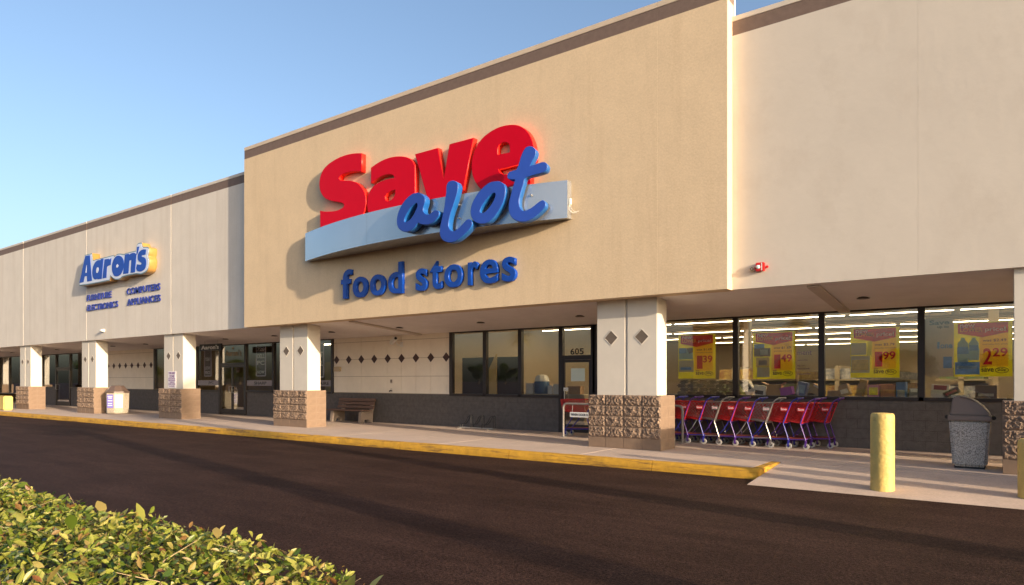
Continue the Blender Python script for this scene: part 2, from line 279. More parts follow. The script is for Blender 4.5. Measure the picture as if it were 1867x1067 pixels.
AAR={'A':[[(-30.801,6.48),(-30.39,6.471),(-30.204,5.439),(-30.619,5.439),(-30.636,5.673),(-30.884,5.678),(-30.983,5.452),(-31.345,5.446)],[(-30.784,5.795),(-30.669,5.795),(-30.669,6.107)]],
'a':[[(-29.356,6.203),(-29.162,6.2),(-29.317,5.438),(-29.669,5.445),(-29.654,5.496),(-29.828,5.459),(-30.003,5.499),(-30.107,5.625),(-30.131,5.805),(-30.051,5.992),(-29.867,6.133),(-29.63,6.186),(-29.395,6.172)],[(-29.591,5.912),(-29.709,5.906),(-29.788,5.808),(-29.764,5.717),(-29.685,5.692),(-29.606,5.738),(-29.559,5.821)]],
'r':[[(-29.032,6.158),(-28.666,6.147),(-28.689,6.098),(-28.478,6.145),(-28.531,5.911),(-28.742,5.897),(-28.856,5.857),(-28.909,5.447),(-29.216,5.44)]],
'o':[[(-27.851,6.18),(-27.598,6.102),(-27.454,5.953),(-27.44,5.751),(-27.547,5.561),(-27.742,5.444),(-27.997,5.417),(-28.218,5.471),(-28.366,5.638),(-28.389,5.828),(-28.307,6.024),(-28.107,6.157)],[(-27.924,5.873),(-28.019,5.842),(-28.034,5.776),(-27.975,5.736),(-27.887,5.755),(-27.851,5.819)]],
'n':[[(-27.312,6.162),(-27.008,6.162),(-27.022,6.107),(-26.785,6.154),(-26.544,6.137),(-26.428,6.059),(-26.455,5.882),(-26.544,5.439),(-26.855,5.446),(-26.785,5.933),(-26.98,5.921),(-27.064,5.449),(-27.454,5.458)]],
'q':[[(-26.339,6.343),(-26.204,6.343),(-26.305,6.143),(-26.387,6.087)]],
's':[[(-25.69,6.172),(-25.717,6.014),(-26.002,6.013),(-26.022,5.95),(-25.769,5.875),(-25.677,5.753),(-25.69,5.61),(-25.802,5.476),(-26.103,5.424),(-26.339,5.479),(-26.407,5.567),(-26.359,5.693),(-26.103,5.651),(-26.002,5.673),(-26.002,5.738),(-26.237,5.843),(-26.292,5.963),(-26.251,6.089),(-26.103,6.17),(-25.902,6.196)]],
'out':[[(-30.9,6.545),(-30.204,6.54),(-30.131,6.248),(-29.867,6.256),(-29.009,6.253),(-28.292,6.261),(-28.255,6.206),(-27.887,6.268),(-27.418,6.2),(-27.312,6.222),(-26.475,6.228),(-26.441,6.355),(-26.339,6.473),(-26.036,6.47),(-25.935,6.312),(-25.638,6.278),(-25.474,6.211),(-25.487,6.021),(-25.539,5.915),(-25.461,5.794),(-25.487,5.589),(-25.572,5.438),(-25.736,5.357),(-26.103,5.311),(-26.407,5.355),(-27.029,5.363),(-27.562,5.344),(-27.778,5.279),(-28.144,5.294),(-28.404,5.385),(-28.553,5.467),(-28.629,5.302),(-29.828,5.3),(-30.759,5.307),(-31.43,5.326)]],
}
# ================================================================== SETTING
G=400
obj_ground=tag(obj('asphalt_road',MB().add([(-G,-G,ROAD),(G,-G,ROAD),(G,G,ROAD),(-G,G,ROAD)],[(0,1,2,3)]),ASPH),kind='structure')
walk=tag(obj('walkway',MB().box(-70,26,12.1,15.6,-.3,-.012),MORTAR),kind='structure')
xs=[-66.3+3.515*i for i in range(27)]
for i in range(len(xs)-1):
    a,b=xs[i]+.004,xs[i+1]-.004
    if a<-3.4: b=min(b,-3.365)
    if a<1.2<b: a=1.205
    if b<-3.3 or a>1.2: obj('paving_slab',MB().box(a,b,10.965,12.30,-.25,0),CONC,walk,bevel=.006)
obj('paving_slab',MB().box(-3.36,1.197,12.065,12.30,-.25,0),CONC,walk,bevel=.004)
for i in range(len(xs)-1): obj('paving_slab',MB().box(xs[i]+.004,xs[i+1]-.004,12.308,15.55,-.25,0),CONC,walk,bevel=.006)
ramp=tag(obj('ramp',MB().prism([(10.20,ROAD+.006),(10.30,ROAD+.016),(12.06,-.002),(12.06,-.2),(10.20,-.2)],-3.195,1.195,'x'),CONC),kind='structure')
curb=tag(obj('curb',MB().box(-70,-3.4,10.85,10.96,-.4,-.03).box(1.3,26,10.85,10.96,-.4,-.03),MORTAR),kind='structure')
def curb_seg(x0,x1):
    n=max(2,int((x1-x0)/.12)); mb=MB(); V=[]; prof=[(10.80,-.3),(10.80,-.14),(10.82,-.03),(10.85,-.002),(10.96,.002),(10.96,-.3)]
    for i in range(n+1):
        x=x0+(x1-x0)*i/n
        for y,z in prof:
            k=noise.noise(Vector((x*3.1,y*9,z*9)))*.009+noise.noise(Vector((x*11,y*9,z*19)))*.005
            chip=max(0,noise.noise(Vector((x*1.7+5,0,3)))-.42)*.16 if z>-.05 and y<10.9 else 0
            V.append((x,y+k+chip*.5,z+k*.6-chip))
    m=len(prof); F=[(i*m+j,(i+1)*m+j,(i+1)*m+j+1,i*m+j+1) for i in range(n) for j in range(m-1)]
    F+=[tuple(range(m)),tuple(n*m+j for j in range(m-1,-1,-1))]
    obj('curb_stone',mb.add(V,F),CURBM,curb,smooth=40)
x=-66.0
while x<-3.5:
    e=min(x+3.05,-3.24); curb_seg(x+.006,e-.006); x=e
x=1.2
while x<22: curb_seg(x+.006,x+3.04); x+=3.05
obj('curb_stone',MB().prism([(10.815,-.3),(10.815,-.03),(10.855,.002),(11.95,.003),(12.055,-.004),(12.055,-.3)],-3.36,-3.205,'x'),CURBM,curb,bevel=.012)
# ================================================================== THE STRIP MALL
mall=thing('strip_mall','long low strip mall with pale stucco fascia, tan raised centre and stone-footed columns','building',(-6,13,0))
# fascia panels -------------------------------------------------------
def fascia(x0,x1,m,y0=Yf,top=8.065,bottom=3.05,capb=7.97,bandb=7.71,thick=.14,capm=CAP_P,name='fascia_panel'):
    p=obj(name,MB().box(x0,x1,y0,y0+thick,bottom,bandb+.001),m,mall)
    obj('brown_band',MB().box(x0,x1,y0+.006,y0+thick-.002,bandb,capb),BAND,p)
    obj('parapet_cap',MB().box(x0,x1,y0-.004,y0+.34,capb,top),capm,p,bevel=.006)
    return p
JX=[-66.7,-59.6,-52.55,-45.5,-38.46,-31.45,-24.46,-19.40]
for i in range(len(JX)-1):
    fascia(JX[i]+.022,JX[i+1]-.022 if i<len(JX)-2 else JX[i+1],STUCCO)
obj('fascia_backing',MB().box(-66.7,-19.5,Yf+.03,Yf+.12,3.06,8.0),STUCCO,mall)
for a,b in ((-4.30,-1.2405),(-1.239,10.0),(10.03,25.0)): fascia(a,b,STUCCO_R)
obj('fascia_backing',MB().box(-4.3,25.0,Yf+.03,Yf+.12,3.06,8.0),STUCCO_R,mall)
GX0,GX1=-19.452,-4.191
gab=fascia(GX0,-5.551,TAN,Yg,8.67,3.04,8.56,8.30,.40,CAP,'raised_fascia_panel')
gab2=fascia(-5.5495,GX1,TAN,Yg,8.67,3.04,8.56,8.30,.40,CAP,'raised_fascia_panel')
obj('end_flashing',MB().box(GX1+.002,GX1+.02,Yg+.34,Yg+.39,8.08,8.66),WHITE,gab2)
# stucco texture relief: a few long cracks and patch ridges on the raised fascia
def crack(pts,y,r=.004,p=None,m=None):
    obj('crack',MB().tube([(a,y,b) for a,b in pts],r,5),m or mat('crack_stain',(.50,.365,.22),.95,.2,8),p)
if 0: crack([(-4.92,8.22),(-4.90,7.6),(-4.86,6.9),(-4.80,6.3),(-4.76,5.5),(-4.70,4.9),(-4.66,4.2),(-4.60,3.5),(-4.57,3.1)],Yg+.001,.004,gab2)
# soffit --------------------------------------------------------------
def sz(y): return 3.045-(y-12.62)*.08
def soff(x0,x1): obj('soffit',MB().prism([(Yf+.03,sz(Yf+.03)),(Yw+.3,sz(Yw+.3)),(Yw+.3,3.4),(Yf+.03,3.4)],x0,x1,'x'),SOFFIT,mall)
cuts=[-66.7,-52.5,-38.46,-24.46,-14.9,-2.83,11,25]
for i in range(len(cuts)-1): soff(cuts[i]+.003,cuts[i+1]-.003)
for bx in (-2.83,-14.9): obj('soffit_beam',MB().prism([(12.66,sz(12.66)-.035),(Yw-.06,sz(Yw)-.035),(Yw-.06,sz(Yw)+.03),(12.66,sz(12.66)+.03)],bx-.105,bx+.105,'x'),mat('soffit_beam_paint',(.56,.48,.41),.8,.06,4),mall)
dl=mesh_of(MB().lathe([(.11,-.012),(.11,0),(.085,.004),(.08,.05)],n=16),'downlight',40)
dlm=mat('downlight_trim',(.10,.08,.07),.5,.1,5)
for x,y in [(-2.28+3.05*i,14.1) for i in range(-14,5) if i not in (-1,)]: piece('downlight',dl,dlm,mall,(x,y,sz(y)-.012))
# roof and back -------------------------------------------------------
obj('roof',MB().box(-66.6,24.9,12.66,44,7.2,7.4),mat('roof_membrane',(.5,.5,.5),.9),mall)
obj('rear_wall',MB().box(-66.6,24.9,44,44.3,-.1,7.4).box(-66.9,-66.6,12.6,44.3,-.1,7.9).box(24.9,25.2,12.6,44.3,-.1,7.9),STUCCO,mall)
obj('upper_wall',MB().box(-66.6,24.9,Yw+.06,Yw+.25,2.80,7.2),INT_W,mall)
# columns -------------------------------------------------------------
def rock_mesh(seed,w=.398,h=.209,d=.345,nx=14,nz=8,amp=.042):
    rnd=random.Random(seed); V=[];F=[]
    for j in range(nz+1):
        for i in range(nx+1):
            e=min(i,nx-i,j,nz-j); x,z=(i/nx-.5)*w,(j/nz-.5)*h
            k=noise.noise(Vector((x*9+seed*3.1,z*9,seed)))*.6+noise.noise(Vector((x*24+seed,z*24,2)))*.45+rnd.uniform(-.5,.5)
            y=-(.015+.027*k) if e else (.003+.004*rnd.random())
            V.append((x+(rnd.uniform(-.010,.010) if 0<i<nx else 0),y,z+(rnd.uniform(-.010,.010) if 0<j<nz else 0)))
    id=lambda i,j:j*(nx+1)+i
    for j in range(nz):
        for i in range(nx):
            q=(id(i,j),id(i+1,j),id(i+1,j+1),id(i,j+1))
            if (i+j)%2: F+=[(q[0],q[1],q[2]),(q[0],q[2],q[3])]
            else: F+=[(q[0],q[1],q[3]),(q[1],q[2],q[3])]
    k=len(V); V+=[(-w/2,d,-h/2),(w/2,d,-h/2),(w/2,d,h/2),(-w/2,d,h/2)]
    b=[id(i,0) for i in range(nx+1)]; t=[id(i,nz) for i in range(nx+1)]; l=[id(0,j) for j in range(nz+1)]; r=[id(nx,j) for j in range(nz+1)]
    F+=[tuple(b[::-1])+(k,k+1),tuple(t)+(k+2,k+3),tuple(l)+(k+3,k),tuple(r[::-1])+(k+1,k+2),(k,k+1,k+2,k+3)]
    me=mesh_of(MB().add(V,F),'split_face_block'); me.materials.append(ROCK); me.materials.append(BLOCK)
    for f in me.polygons: f.material_index=1 if (abs(f.normal.x)>.9 or abs(f.normal.z)>.95 or f.normal.y>.5) and len(f.vertices)>3 else 0
    return me
ROCKS=[rock_mesh(40+i) for i in range(7)]
SMOOTHB=mesh_of(MB().box(-.199,.199,0,.345,-.1045,.1045),'block',bevel=.005)
def diamond_mesh(r):
    me=mesh_of(MB().add([(0,0,r),(r,0,0),(0,0,-r),(-r,0,0),(0,.03,r),(r,.03,0),(0,.03,-r),(-r,.03,0)],[(0,1,2,3),(7,6,5,4),(0,4,5,1),(1,5,6,2),(2,6,7,3),(3,7,4,0)]),'diamond'); return me
def diamond_trim(r,t=.022):
    V=[];F=[]
    for y in (0,.03):
        for q in (r,r+t): V+=[(0,y,q),(q,y,0),(0,y,-q),(-q,y,0)]
    for i in range(4):
        j=(i+1)%4; F+=[(i,j,4+j,4+i),(4+i,4+j,12+j,12+i),(i,8+i,8+j,j)]
    return mesh_of(MB().add(V,F),'diamond_trim')
CD,CT=diamond_mesh(.146),diamond_trim(.147,.012)
WD=diamond_mesh(.142)
H=.2174
def column(cx,blocks=True):
    sh=obj('column',MB().prism([(cx-.675,Ys),(cx-.024,Ys),(cx-.024,Ys+.035),(cx+.024,Ys+.035),(cx+.024,Ys),(cx+.675,Ys),(cx+.675,13.05),(cx-.675,13.05)],1.05,3.07,'z'),SHAFT,mall,bevel=.008)
    for s in (-.345,.345):
        piece('diamond',CD,DIAM,sh,(cx+s,Ys-.003,2.262)); piece('diamond_trim',CT,SHAFT,sh,(cx+s,Ys-.007,2.262))
    if not blocks:
        obj('column_base',MB().box(cx-.813,cx+.813,Yb,13.15,0,1.087),BLOCK,sh); return sh
    obj('base_core',MB().box(cx-.806,cx+.806,Yb+.009,13.146,0,1.083),MORTAR,sh)
    for c in range(5):
        for i in range(4):
            x=cx-.813+.2032+i*.4065; z=H*c+H/2
            if c==0: piece('base_block',SMOOTHB,BLOCK,sh,(x,Yb+.003,z))
            else: piece('split_face_block',random.choice(ROCKS),None,sh,(x,Yb,z))
            if i==3: piece('base_block',SMOOTHB,BLOCK,sh,(x,13.15-.345,z))
    return sh
for cx in (-38.46,-31.45,-24.46,-17.42,-6.385,.655): column(cx)
for cx in (-59.5,-52.5,-45.5,7.70,14.74,21.8): column(cx,False)
# shop wall: panelled stretches ---------------------------------------
def panel_wall(x0,x1,dx0,n,sp=.6345):
    wl=obj('panel_wall',MB().box(x0,x1,Yw+.012,Yw+.06,.95,2.83),GROUT,mall)
    cutx=[x0]+[dx0+sp*i for i in range(-3,n+3) if x0+.03<dx0+sp*i<x1-.03]+[x1]; cutz=[.965,1.512,2.085,2.668,2.825]
    for j in range(4):
        for i in range(len(cutx)-1): obj('wall_panel',MB().box(cutx[i]+.006,cutx[i+1]-.006,Yw,Yw+.03,cutz[j]+.006,cutz[j+1]-.006),TILE,wl)
    for i in range(n): piece('diamond',WD,DIAM_D,wl,(dx0+sp*i,Yw-.008,2.085))
    return wl
panel_wall(-19.075,-13.70,-18.924,9)
panel_wall(-37.35,-31.72,-36.99,9,.6225)
# dark painted block below
def wainscot(x0,x1,top,blocks=True):
    wl=obj('low_wall',MB().box(x0,x1,Yw+.0,Yw+.16,0,top),WAINJ if blocks else WAIN,mall)
    if blocks:
        h=.2; nz=int(top/h+.5); h=top/nz
        for j in range(nz):
            x=x0-(.2 if j%2 else 0)
            while x<x1-.02:
                a,b=max(x,x0),min(x+.4,x1)
                if b-a>.03: obj('wall_block',MB().box(a+.003,b-.003,Yw-.008,Yw+.02,j*h+.003,(j+1)*h-.003),WAIN,wl)
                x+=.4
    return wl
wainscot(-22.60,-9.80,.955); wainscot(-8.60,1.6,1.0); wainscot(1.6,24.8,1.0,False)
wainscot(-31.72,-26.30,.955,False); wainscot(-24.44,-22.61,.955,False); wainscot(-37.35,-31.73,.955,False)
wainscot(-44.6,-42.7,.98,False); wainscot(-40.85,-37.36,.98,False); wainscot(-66.6,-53,.7,False); wainscot(-47.6,-44.61,2.8,False)
# storefront glazing --------------------------------------------------
def storefront(xs,z0,z1,door=None,ztr=2.0,mw=.06,sill=True):
    """xs mullion centres; door = index of the bay that holds a door"""
    a,b=xs[0],xs[-1]; mb=MB().box(a-.07,b+.07,Yw-.03,Yw+.09,z1,z1+.05)
    if sill:
        for i in range(len(xs)-1):
            if i!=door: mb.box(xs[i]-.04,xs[i+1]+.04,Yw-.05,Yw+.1,z0-.055,z0+.012)
    fr=obj('storefront_frame',mb,FRAME,mall)
    for i,x in enumerate(xs):
        zb=.0 if door in (i,i-1) and door is not None else z0+.012
        obj('mullion',MB().box(x-mw,x+mw,Yw-.035,Yw+.085,zb,z1),FRAME,fr)
    for i in range(len(xs)-1):
        l,r=xs[i]+mw-.01,xs[i+1]-mw+.01
        if i==door:
            obj('mullion',MB().box(l,r,Yw-.03,Yw+.08,ztr-.055,ztr+.055),FRAME,fr); obj('pane',MB().box(l,r,Yw+.02,Yw+.028,ztr+.05,z1+.01),GLASS,fr)
        else: obj('pane',MB().box(l,r,Yw+.02,Yw+.028,z0,z1+.01),GLASS,fr)
    return fr
def door_leaf(x0,x1,top,hinge,push=1.0):
    s=.06; d=obj('door',MB().box(x0,x0+s,Yw-.02,Yw+.03,.02,top).box(x1-s,x1,Yw-.02,Yw+.03,.02,top).box(x0+s,x1-s,Yw-.018,Yw+.028,.02,.22).box(x0+s,x1-s,Yw-.018,Yw+.028,top-.07,top),FRAME,mall)
    obj('pane',MB().box(x0+s-.01,x1-s+.01,Yw,Yw+.008,.21,top-.06),GLASS,d)
    hx=x0+.1 if hinge=='r' else x1-.1
    obj('handle',MB().tube([(hx,Yw-.02,push-.12),(hx,Yw-.09,push-.12),(hx,Yw-.09,push+.14),(hx,Yw-.02,push+.14)],.012,8),STEEL,d,smooth=40)
    return d
storefront([-13.64,-12.345,-11.09,-9.75,-8.77],.975,2.79,3,1.985)
door_leaf(-9.69,-8.83,1.925,'r')
storefront([-8.71,-6.90,-5.09,-3.28,-1.475,.33,2.14,3.95,5.76,7.57],1.04,2.79)
storefront([-31.66,-29.86,-28.06,-26.26,-24.42,-22.58,-20.78,-19.14],.97,2.79,3,2.03)
door_leaf(-26.20,-25.345,1.97,'l'); door_leaf(-25.335,-24.48,1.97,'r')
storefront([-44.6,-42.67,-40.85,-39.1,-37.42],1.0,2.79,1,2.03)
door_leaf(-42.61,-40.91,1.97,'r')
storefront([-66,-63,-60,-57,-54.6,-53,-51.4,-49.7,-47.7],.6,2.79)
# interiors -----------------------------------------------------------
def room(x0,x1,y1,ceil,mw,mc,mf):
    y0=Yw+.17
    obj('interior_floor',MB().box(x0,x1,y0,y1,-.1,.005),mf,mall); obj('interior_ceiling',MB().box(x0,x1,Yw+.1,y1,ceil,ceil+.1),mc,mall)
    obj('interior_wall',MB().box(x0-.1,x0,y0,y1,0,ceil).box(x1,x1+.1,y0,y1,0,ceil).box(x0,x1,y1,y1+.1,0,ceil),mw,mall)
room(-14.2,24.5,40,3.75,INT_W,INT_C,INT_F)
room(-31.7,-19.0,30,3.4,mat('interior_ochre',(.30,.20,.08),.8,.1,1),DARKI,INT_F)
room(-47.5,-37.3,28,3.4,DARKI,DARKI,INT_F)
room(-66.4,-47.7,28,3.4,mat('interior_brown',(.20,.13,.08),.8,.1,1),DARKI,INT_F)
TUBE=mat('fluorescent_tube',(1.0,.80,.50),.5,0,1,emit=10)
HOUS=mat('lamp_housing',(.28,.20,.11),.6,.1,4)
for k,y in enumerate((20.3,24.5,27.9,31.8,35.9,17.3)):  # last row is added, hidden behind the header, to light the posters
    x=-13.6+.7*k
    fx=obj('light_track',MB().box(-13.9,24,y-.05,y+.05,3.21,3.25),HOUS,mall)
    while x<18:
        obj('fluorescent_or_fill_lamp',MB().box(x,x+2.36,y-(.14 if y<18 else .025),y+(.14 if y<18 else .025),3.134,3.150),TUBE,fx); x+=2.5
for x,y in ((-21.6,19),(-24.8,19.5),(-20.0,22)): obj('fluorescent_or_fill_lamp',MB().box(x-1.2,x+1.2,y-.03,y+.03,2.95,2.99),TUBE,mall)
for x,y in ((-.45,21.5),(-1.6,27),(-7.5,24)): obj('interior_post',MB().box(x-.11,x+.11,y-.11,y+.11,0,3.75),mat('interior_post_paint',(.62,.52,.38),.7,.05,3),mall)
for y in (22.5,26.2,30): obj('ceiling_duct',MB().tube([(-13,y,3.45),(20,y,3.45)],.05,8),HOUS,mall)
obj('display_ledge',MB().box(-8.6,8,Yw+.17,Yw+.85,.92,1.03),mat('ledge_paint',(.12,.09,.075),.6,.1,4),mall)
# ================================================================== SIGNS
def bandY(x): return 11.47+.61*((x+11.83)/4.35)**2
sg=thing('store_sign','large red and blue lettered sign on a curved silver panel on the tan fascia','sign',(-11.83,Yg,4.755))
# curved panel in three welded sections
for a,b in ((-16.18,-12.98),(-12.974,-10.2),(-10.194,-7.48)):
    n=14; V=[];F=[]
    for i in range(n+1):
        x=a+(b-a)*i/n; y=bandY(x); V+=[(x,y,4.755),(x,y,5.54),(x,Yg-.002,5.54),(x,Yg-.002,4.755)]
    for i in range(n):
        for j in range(4): F.append((i*4+j,i*4+(j+1)%4,i*4+4+(j+1)%4,i*4+4+j))
    F+=[(0,1,2,3),(n*4+3,n*4+2,n*4+1,n*4)]
    obj('curved_panel',MB().add(V,F),SILV,sg,smooth=30)
obj('junction_box',MB().box(-7.478,-7.44,12.13,12.19,5.05,5.17),WHITE,sg,bevel=.004)
obj('loose_cable',MB().tube([(-7.45,12.15,5.06),(-7.42,12.13,4.95),(-7.36,12.18,4.88),(-7.30,12.235,4.90)],.004,6),WHITE,sg,smooth=60)
obj('loose_cable',MB().tube([(-7.46,12.13,5.06),(-7.46,12.11,4.93),(-7.40,12.17,4.86),(-7.34,12.235,4.87)],.004,6),WHITE,sg,smooth=60)
for k in 'Save':
    me=curve_mesh([smooth_outline(q) for q in SAVE[k]],.068,.008)
    me.transform(Matrix.Translation((0,Yg-.081,0))@STAND); two_tone(me,RED,REDS,-.9); obj('letter_'+k.lower(),me,None,sg)
for k in 'alot':
    (ax,ay,an),ol=ALOT[k]
    me=curve_mesh([smooth_outline(q,4,80) for q in ol],.082,.01)
    me.transform(Matrix.Translation((0,.092,0))@STAND); two_tone(me,BLUE,BLUES,-.9)
    me.transform(Matrix.Translation((ax,ay,0))@Matrix.Rotation(an,4,'Z')); L_=obj('script_letter_'+k,me,None,sg)
    mb=MB()
    for dz in (5.0,5.3): mb.tube([(ax-.03,ay+.18,dz),(ax-.03,bandY(ax-.03)+.02,dz)],.02,6)
    obj('standoff',mb,STEEL,L_)
fs=thing('lettering','glossy blue lower-case lettering standing off the tan fascia below the red sign','sign',(-11.8,Yg,3.58))
for i,(ch,a,b,t,z) in enumerate([('f',-14.724,-14.30,4.365,3.585),('o',-14.247,-13.68,4.128,3.572),('o',-13.575,-13.0,4.128,3.572),('d',-12.893,-12.37,4.372,3.575),('s',-11.916,-11.53,4.128,3.572),('t',-11.428,-11.04,4.262,3.572),('o',-10.971,-10.40,4.128,3.572),('r',-10.236,-9.92,4.128,3.585),('e',-9.876,-9.35,4.130,3.572),('s',-9.246,-8.855,4.130,3.572)]):
    me=fit_text(ch,a,b,z,t,Yg-.052,.036,.010 if ch not in 'e' else .008,0,.012); obj('letter_'+ch,me,BLUE2,fs)
ts=thing('tenant_sign','blue slanted lettering with white outline on a deep gold box above the second column','sign',(-28,Yf,5.2))
me=curve_mesh([smooth_outline(AAR['out'][0],3,60)],.135,.01); me.transform(Matrix.Translation((0,Yf-.15,0))@STAND); two_tone(me,mat('sign_grey_edge',(.12,.22,.26),.4,.05,4),GOLD,-.9); obj('gold_box',me,None,ts)
out2=[]
me=curve_mesh([smooth_outline(AAR['out'][0],3,60)],.006,0,-.032); me.transform(Matrix.Translation((0,Yf-.297,0))@STAND); obj('white_face',me,mat('sign_white_face',(.62,.66,.80),.35,.03,3),ts)
for k in 'Aaronqs':
    if k=='a' : pass
    me=curve_mesh([smooth_outline(q,3,50) for q in AAR[k][:1]],.006,0,.012); me.transform(Matrix.Translation((0,Yf-.308,0))@STAND); l_=obj('letter_'+k.lower() if k!='q' else 'apostrophe',me,mat('sign_royal_blue',(.016,.075,.42),.45,.05,4,spec=.15),ts)
    for q in AAR[k][1:]:
        me=curve_mesh([smooth_outline(q,3,50)],.003); me.transform(Matrix.Translation((0,Yf-.317,0))@STAND); obj('counter',me,MATS['sign_white_face'],l_)
tw=thing('lettering','four small blue capital-letter words below the gold-edged sign','sign',(-28.3,Yf,4.2))
for wd,a,b,z in (('FURNITURE',-31.36,-29.12,4.70),('ELECTRONICS',-31.34,-28.57,4.28),('COMPUTERS',-27.80,-25.22,4.70),('APPLIANCES',-27.77,-25.20,4.28)):
    me=fit_text(wd,a,b,z,z+.25,Yf-.022,.018,.012)
    for l_ in split_islands(me): obj('letter',l_,mat('sign_deep_blue',(.018,.03,.26),.3,.05,4),tw)
# hanging blade sign under the soffit
bs=thing('hanging_sign','small black sign with white lettering hung under the soffit beside a column','sign',(-24.9,14.3,2.6))
obj('board',MB().box(-25.75,-24.2,14.27,14.33,2.52,2.78),BLACK,bs,bevel=.01)
obj('lettering',fit_text("Aaron's",-25.6,-24.36,2.575,2.735,14.262,.004,.02),WHITE,bs)
obj('hanger',MB().tube([(-25.4,14.3,2.77),(-25.4,14.3,2.93)],.01,6).tube([(-24.5,14.3,2.77),(-24.5,14.3,2.93)],.01,6),STEEL,bs)
# tow notice on the column
tn=thing('notice_sign','white notice with purple lettering fixed low on the column beside the litter bin','sign',(-24.55,Ys,1.4))
obj('plate',MB().box(-24.82,-24.27,Ys-.012,Ys-.001,1.10,1.71),mat('notice_white',(.72,.68,.70),.5,.04,6),tn)
PUR=mat('notice_ink',(.16,.07,.22),.6,.1,6)
for t,a,b,z0,z1 in (('TOW AWAY',-24.78,-24.31,1.60,1.68),('ZONE',-24.72,-24.37,1.48,1.57),('UNAUTHORIZED',-24.79,-24.30,1.415,1.455),('VEHICLES WILL BE',-24.79,-24.30,1.355,1.395),('TOWED AT',-24.70,-24.39,1.29,1.335),("OWNER'S EXPENSE",-24.79,-24.30,1.225,1.27),('24 HOURS',-24.72,-24.37,1.15,1.19)):
    obj('lettering',fit_text(t,a,b,z0,z1,Ys-.014,.002,.012),PUR,tn)
# ================================================================== WALL FITTINGS
al=thing('alarm_strobe','red fire alarm horn strobe on the pale wall beside the tan corner','alarm',(-3.67,Yf,3.41))
REDP=mat('alarm_red',(.62,.02,.02),.4,.05,6)
b_=obj('body',MB().box(-3.745,-3.595,Yf-.075,Yf-.001,3.335,3.49),REDP,al,bevel=.01)
obj('mounting_lug',MB().disc((-3.56,Yf-.015,3.41),.022,(0,1,0),.03,10),REDP,al); obj('mounting_lug',MB().disc((-3.78,Yf-.015,3.40),.022,(0,1,0),.03,10),REDP,al)
obj('lens',MB().lathe([(.036,0),(.034,.02),(.02,.034),(.004,.038)],n=12).xf(Matrix.Translation((-3.70,Yf-.074,3.41))@Matrix.Rotation(R(90),4,'X')),mat('strobe_lens',(.55,.70,.70),.1,.02,4),al,smooth=50)
obj('lettering',MB().box(-3.645,-3.630,Yf-.078,Yf-.073,3.345,3.48),WHITE,al)
hs=thing('wall_speaker','small cream wall speaker next to the red alarm','speaker',(-3.815,Yf,3.385))
obj('housing',MB().box(-3.855,-3.775,Yf-.06,Yf-.001,3.345,3.425),mat('cream_plastic',(.62,.50,.35),.5,.03,4),hs,bevel=.012)
obj('grille',MB().disc((-3.815,Yf-.062,3.385),.03,(0,1,0),.008,14),BLACK,hs); obj('dome',MB().disc((-3.815,Yf-.066,3.385),.018,(0,1,0),.01,14),MATS['cream_plastic'],hs)
lf=thing('wall_light','small white wall fitting low on the fascia below the gold-edged sign','light fitting',(-29.8,Yf,3.4))
obj('base',MB().box(-29.86,-29.76,Yf-.04,Yf-.001,3.34,3.46),WHITE,lf,bevel=.01); obj('head',MB().box(-29.9,-29.72,Yf-.16,Yf-.04,3.36,3.44),WHITE,lf,bevel=.015)
cm=thing('security_camera','white security camera on an arm high on the cream panelled wall','camera',(-15.85,Yw,2.6))
obj('wall_bracket',MB().box(-15.78,-15.68,Yw-.03,Yw,2.45,2.6).tube([(-15.73,Yw-.02,2.52),(-15.76,Yw-.16,2.50),(-15.80,Yw-.18,2.58)],.018,8),WHITE,cm,smooth=40)
cb=MB().box(-.06,.06,-.28,.24,-.06,.06).xf(Matrix.Translation((-15.90,Yw-.22,2.635))@Matrix.Rotation(R(62),4,'Z')@Matrix.Rotation(R(-14),4,'X')); obj('housing',cb,WHITE,cm,bevel=.015)
obj('lens',MB().disc((0,-.282,0),.045,(0,1,0),.012,14).xf(Matrix.Translation((-15.90,Yw-.22,2.635))@Matrix.Rotation(R(62),4,'Z')@Matrix.Rotation(R(-14),4,'X')),BLACK,cm)
jb=lone('wall_box',MB().box(-19.01,-18.68,Yw-.07,Yw-.001,1.69,1.85),mat('cream_box',(.50,.39,.26),.6,.06,5),'cream metal box on the panelled wall under the first diamond','box',loc=(-18.85,Yw,1.69),bevel=.01)
ob=thing('outlet_cover','weathered outlet cover in the middle of the panelled wall','outlet',(-16.21,Yw,1.35))
obj('plate',MB().box(-16.26,-16.17,Yw-.012,Yw-.001,1.29,1.41),mat('outlet_grey',(.40,.33,.26),.5,.1,6),ob,bevel=.003); obj('flap',MB().box(-16.235,-16.195,Yw-.02,Yw-.012,1.33,1.39),BLACK,ob)
hb=thing('hose_tap','small dark hose tap low on the panelled wall above the dark band','tap',(-16.19,Yw,1.07))
obj('spout',MB().tube([(-16.19,Yw,1.04),(-16.19,Yw-.09,1.05),(-16.19,Yw-.11,1.02)],.018,8),BLACK,hb,smooth=40); obj('knob',MB().disc((-16.16,Yw-.06,1.10),.03,(0,0,1),.012,12),BLACK,hb)
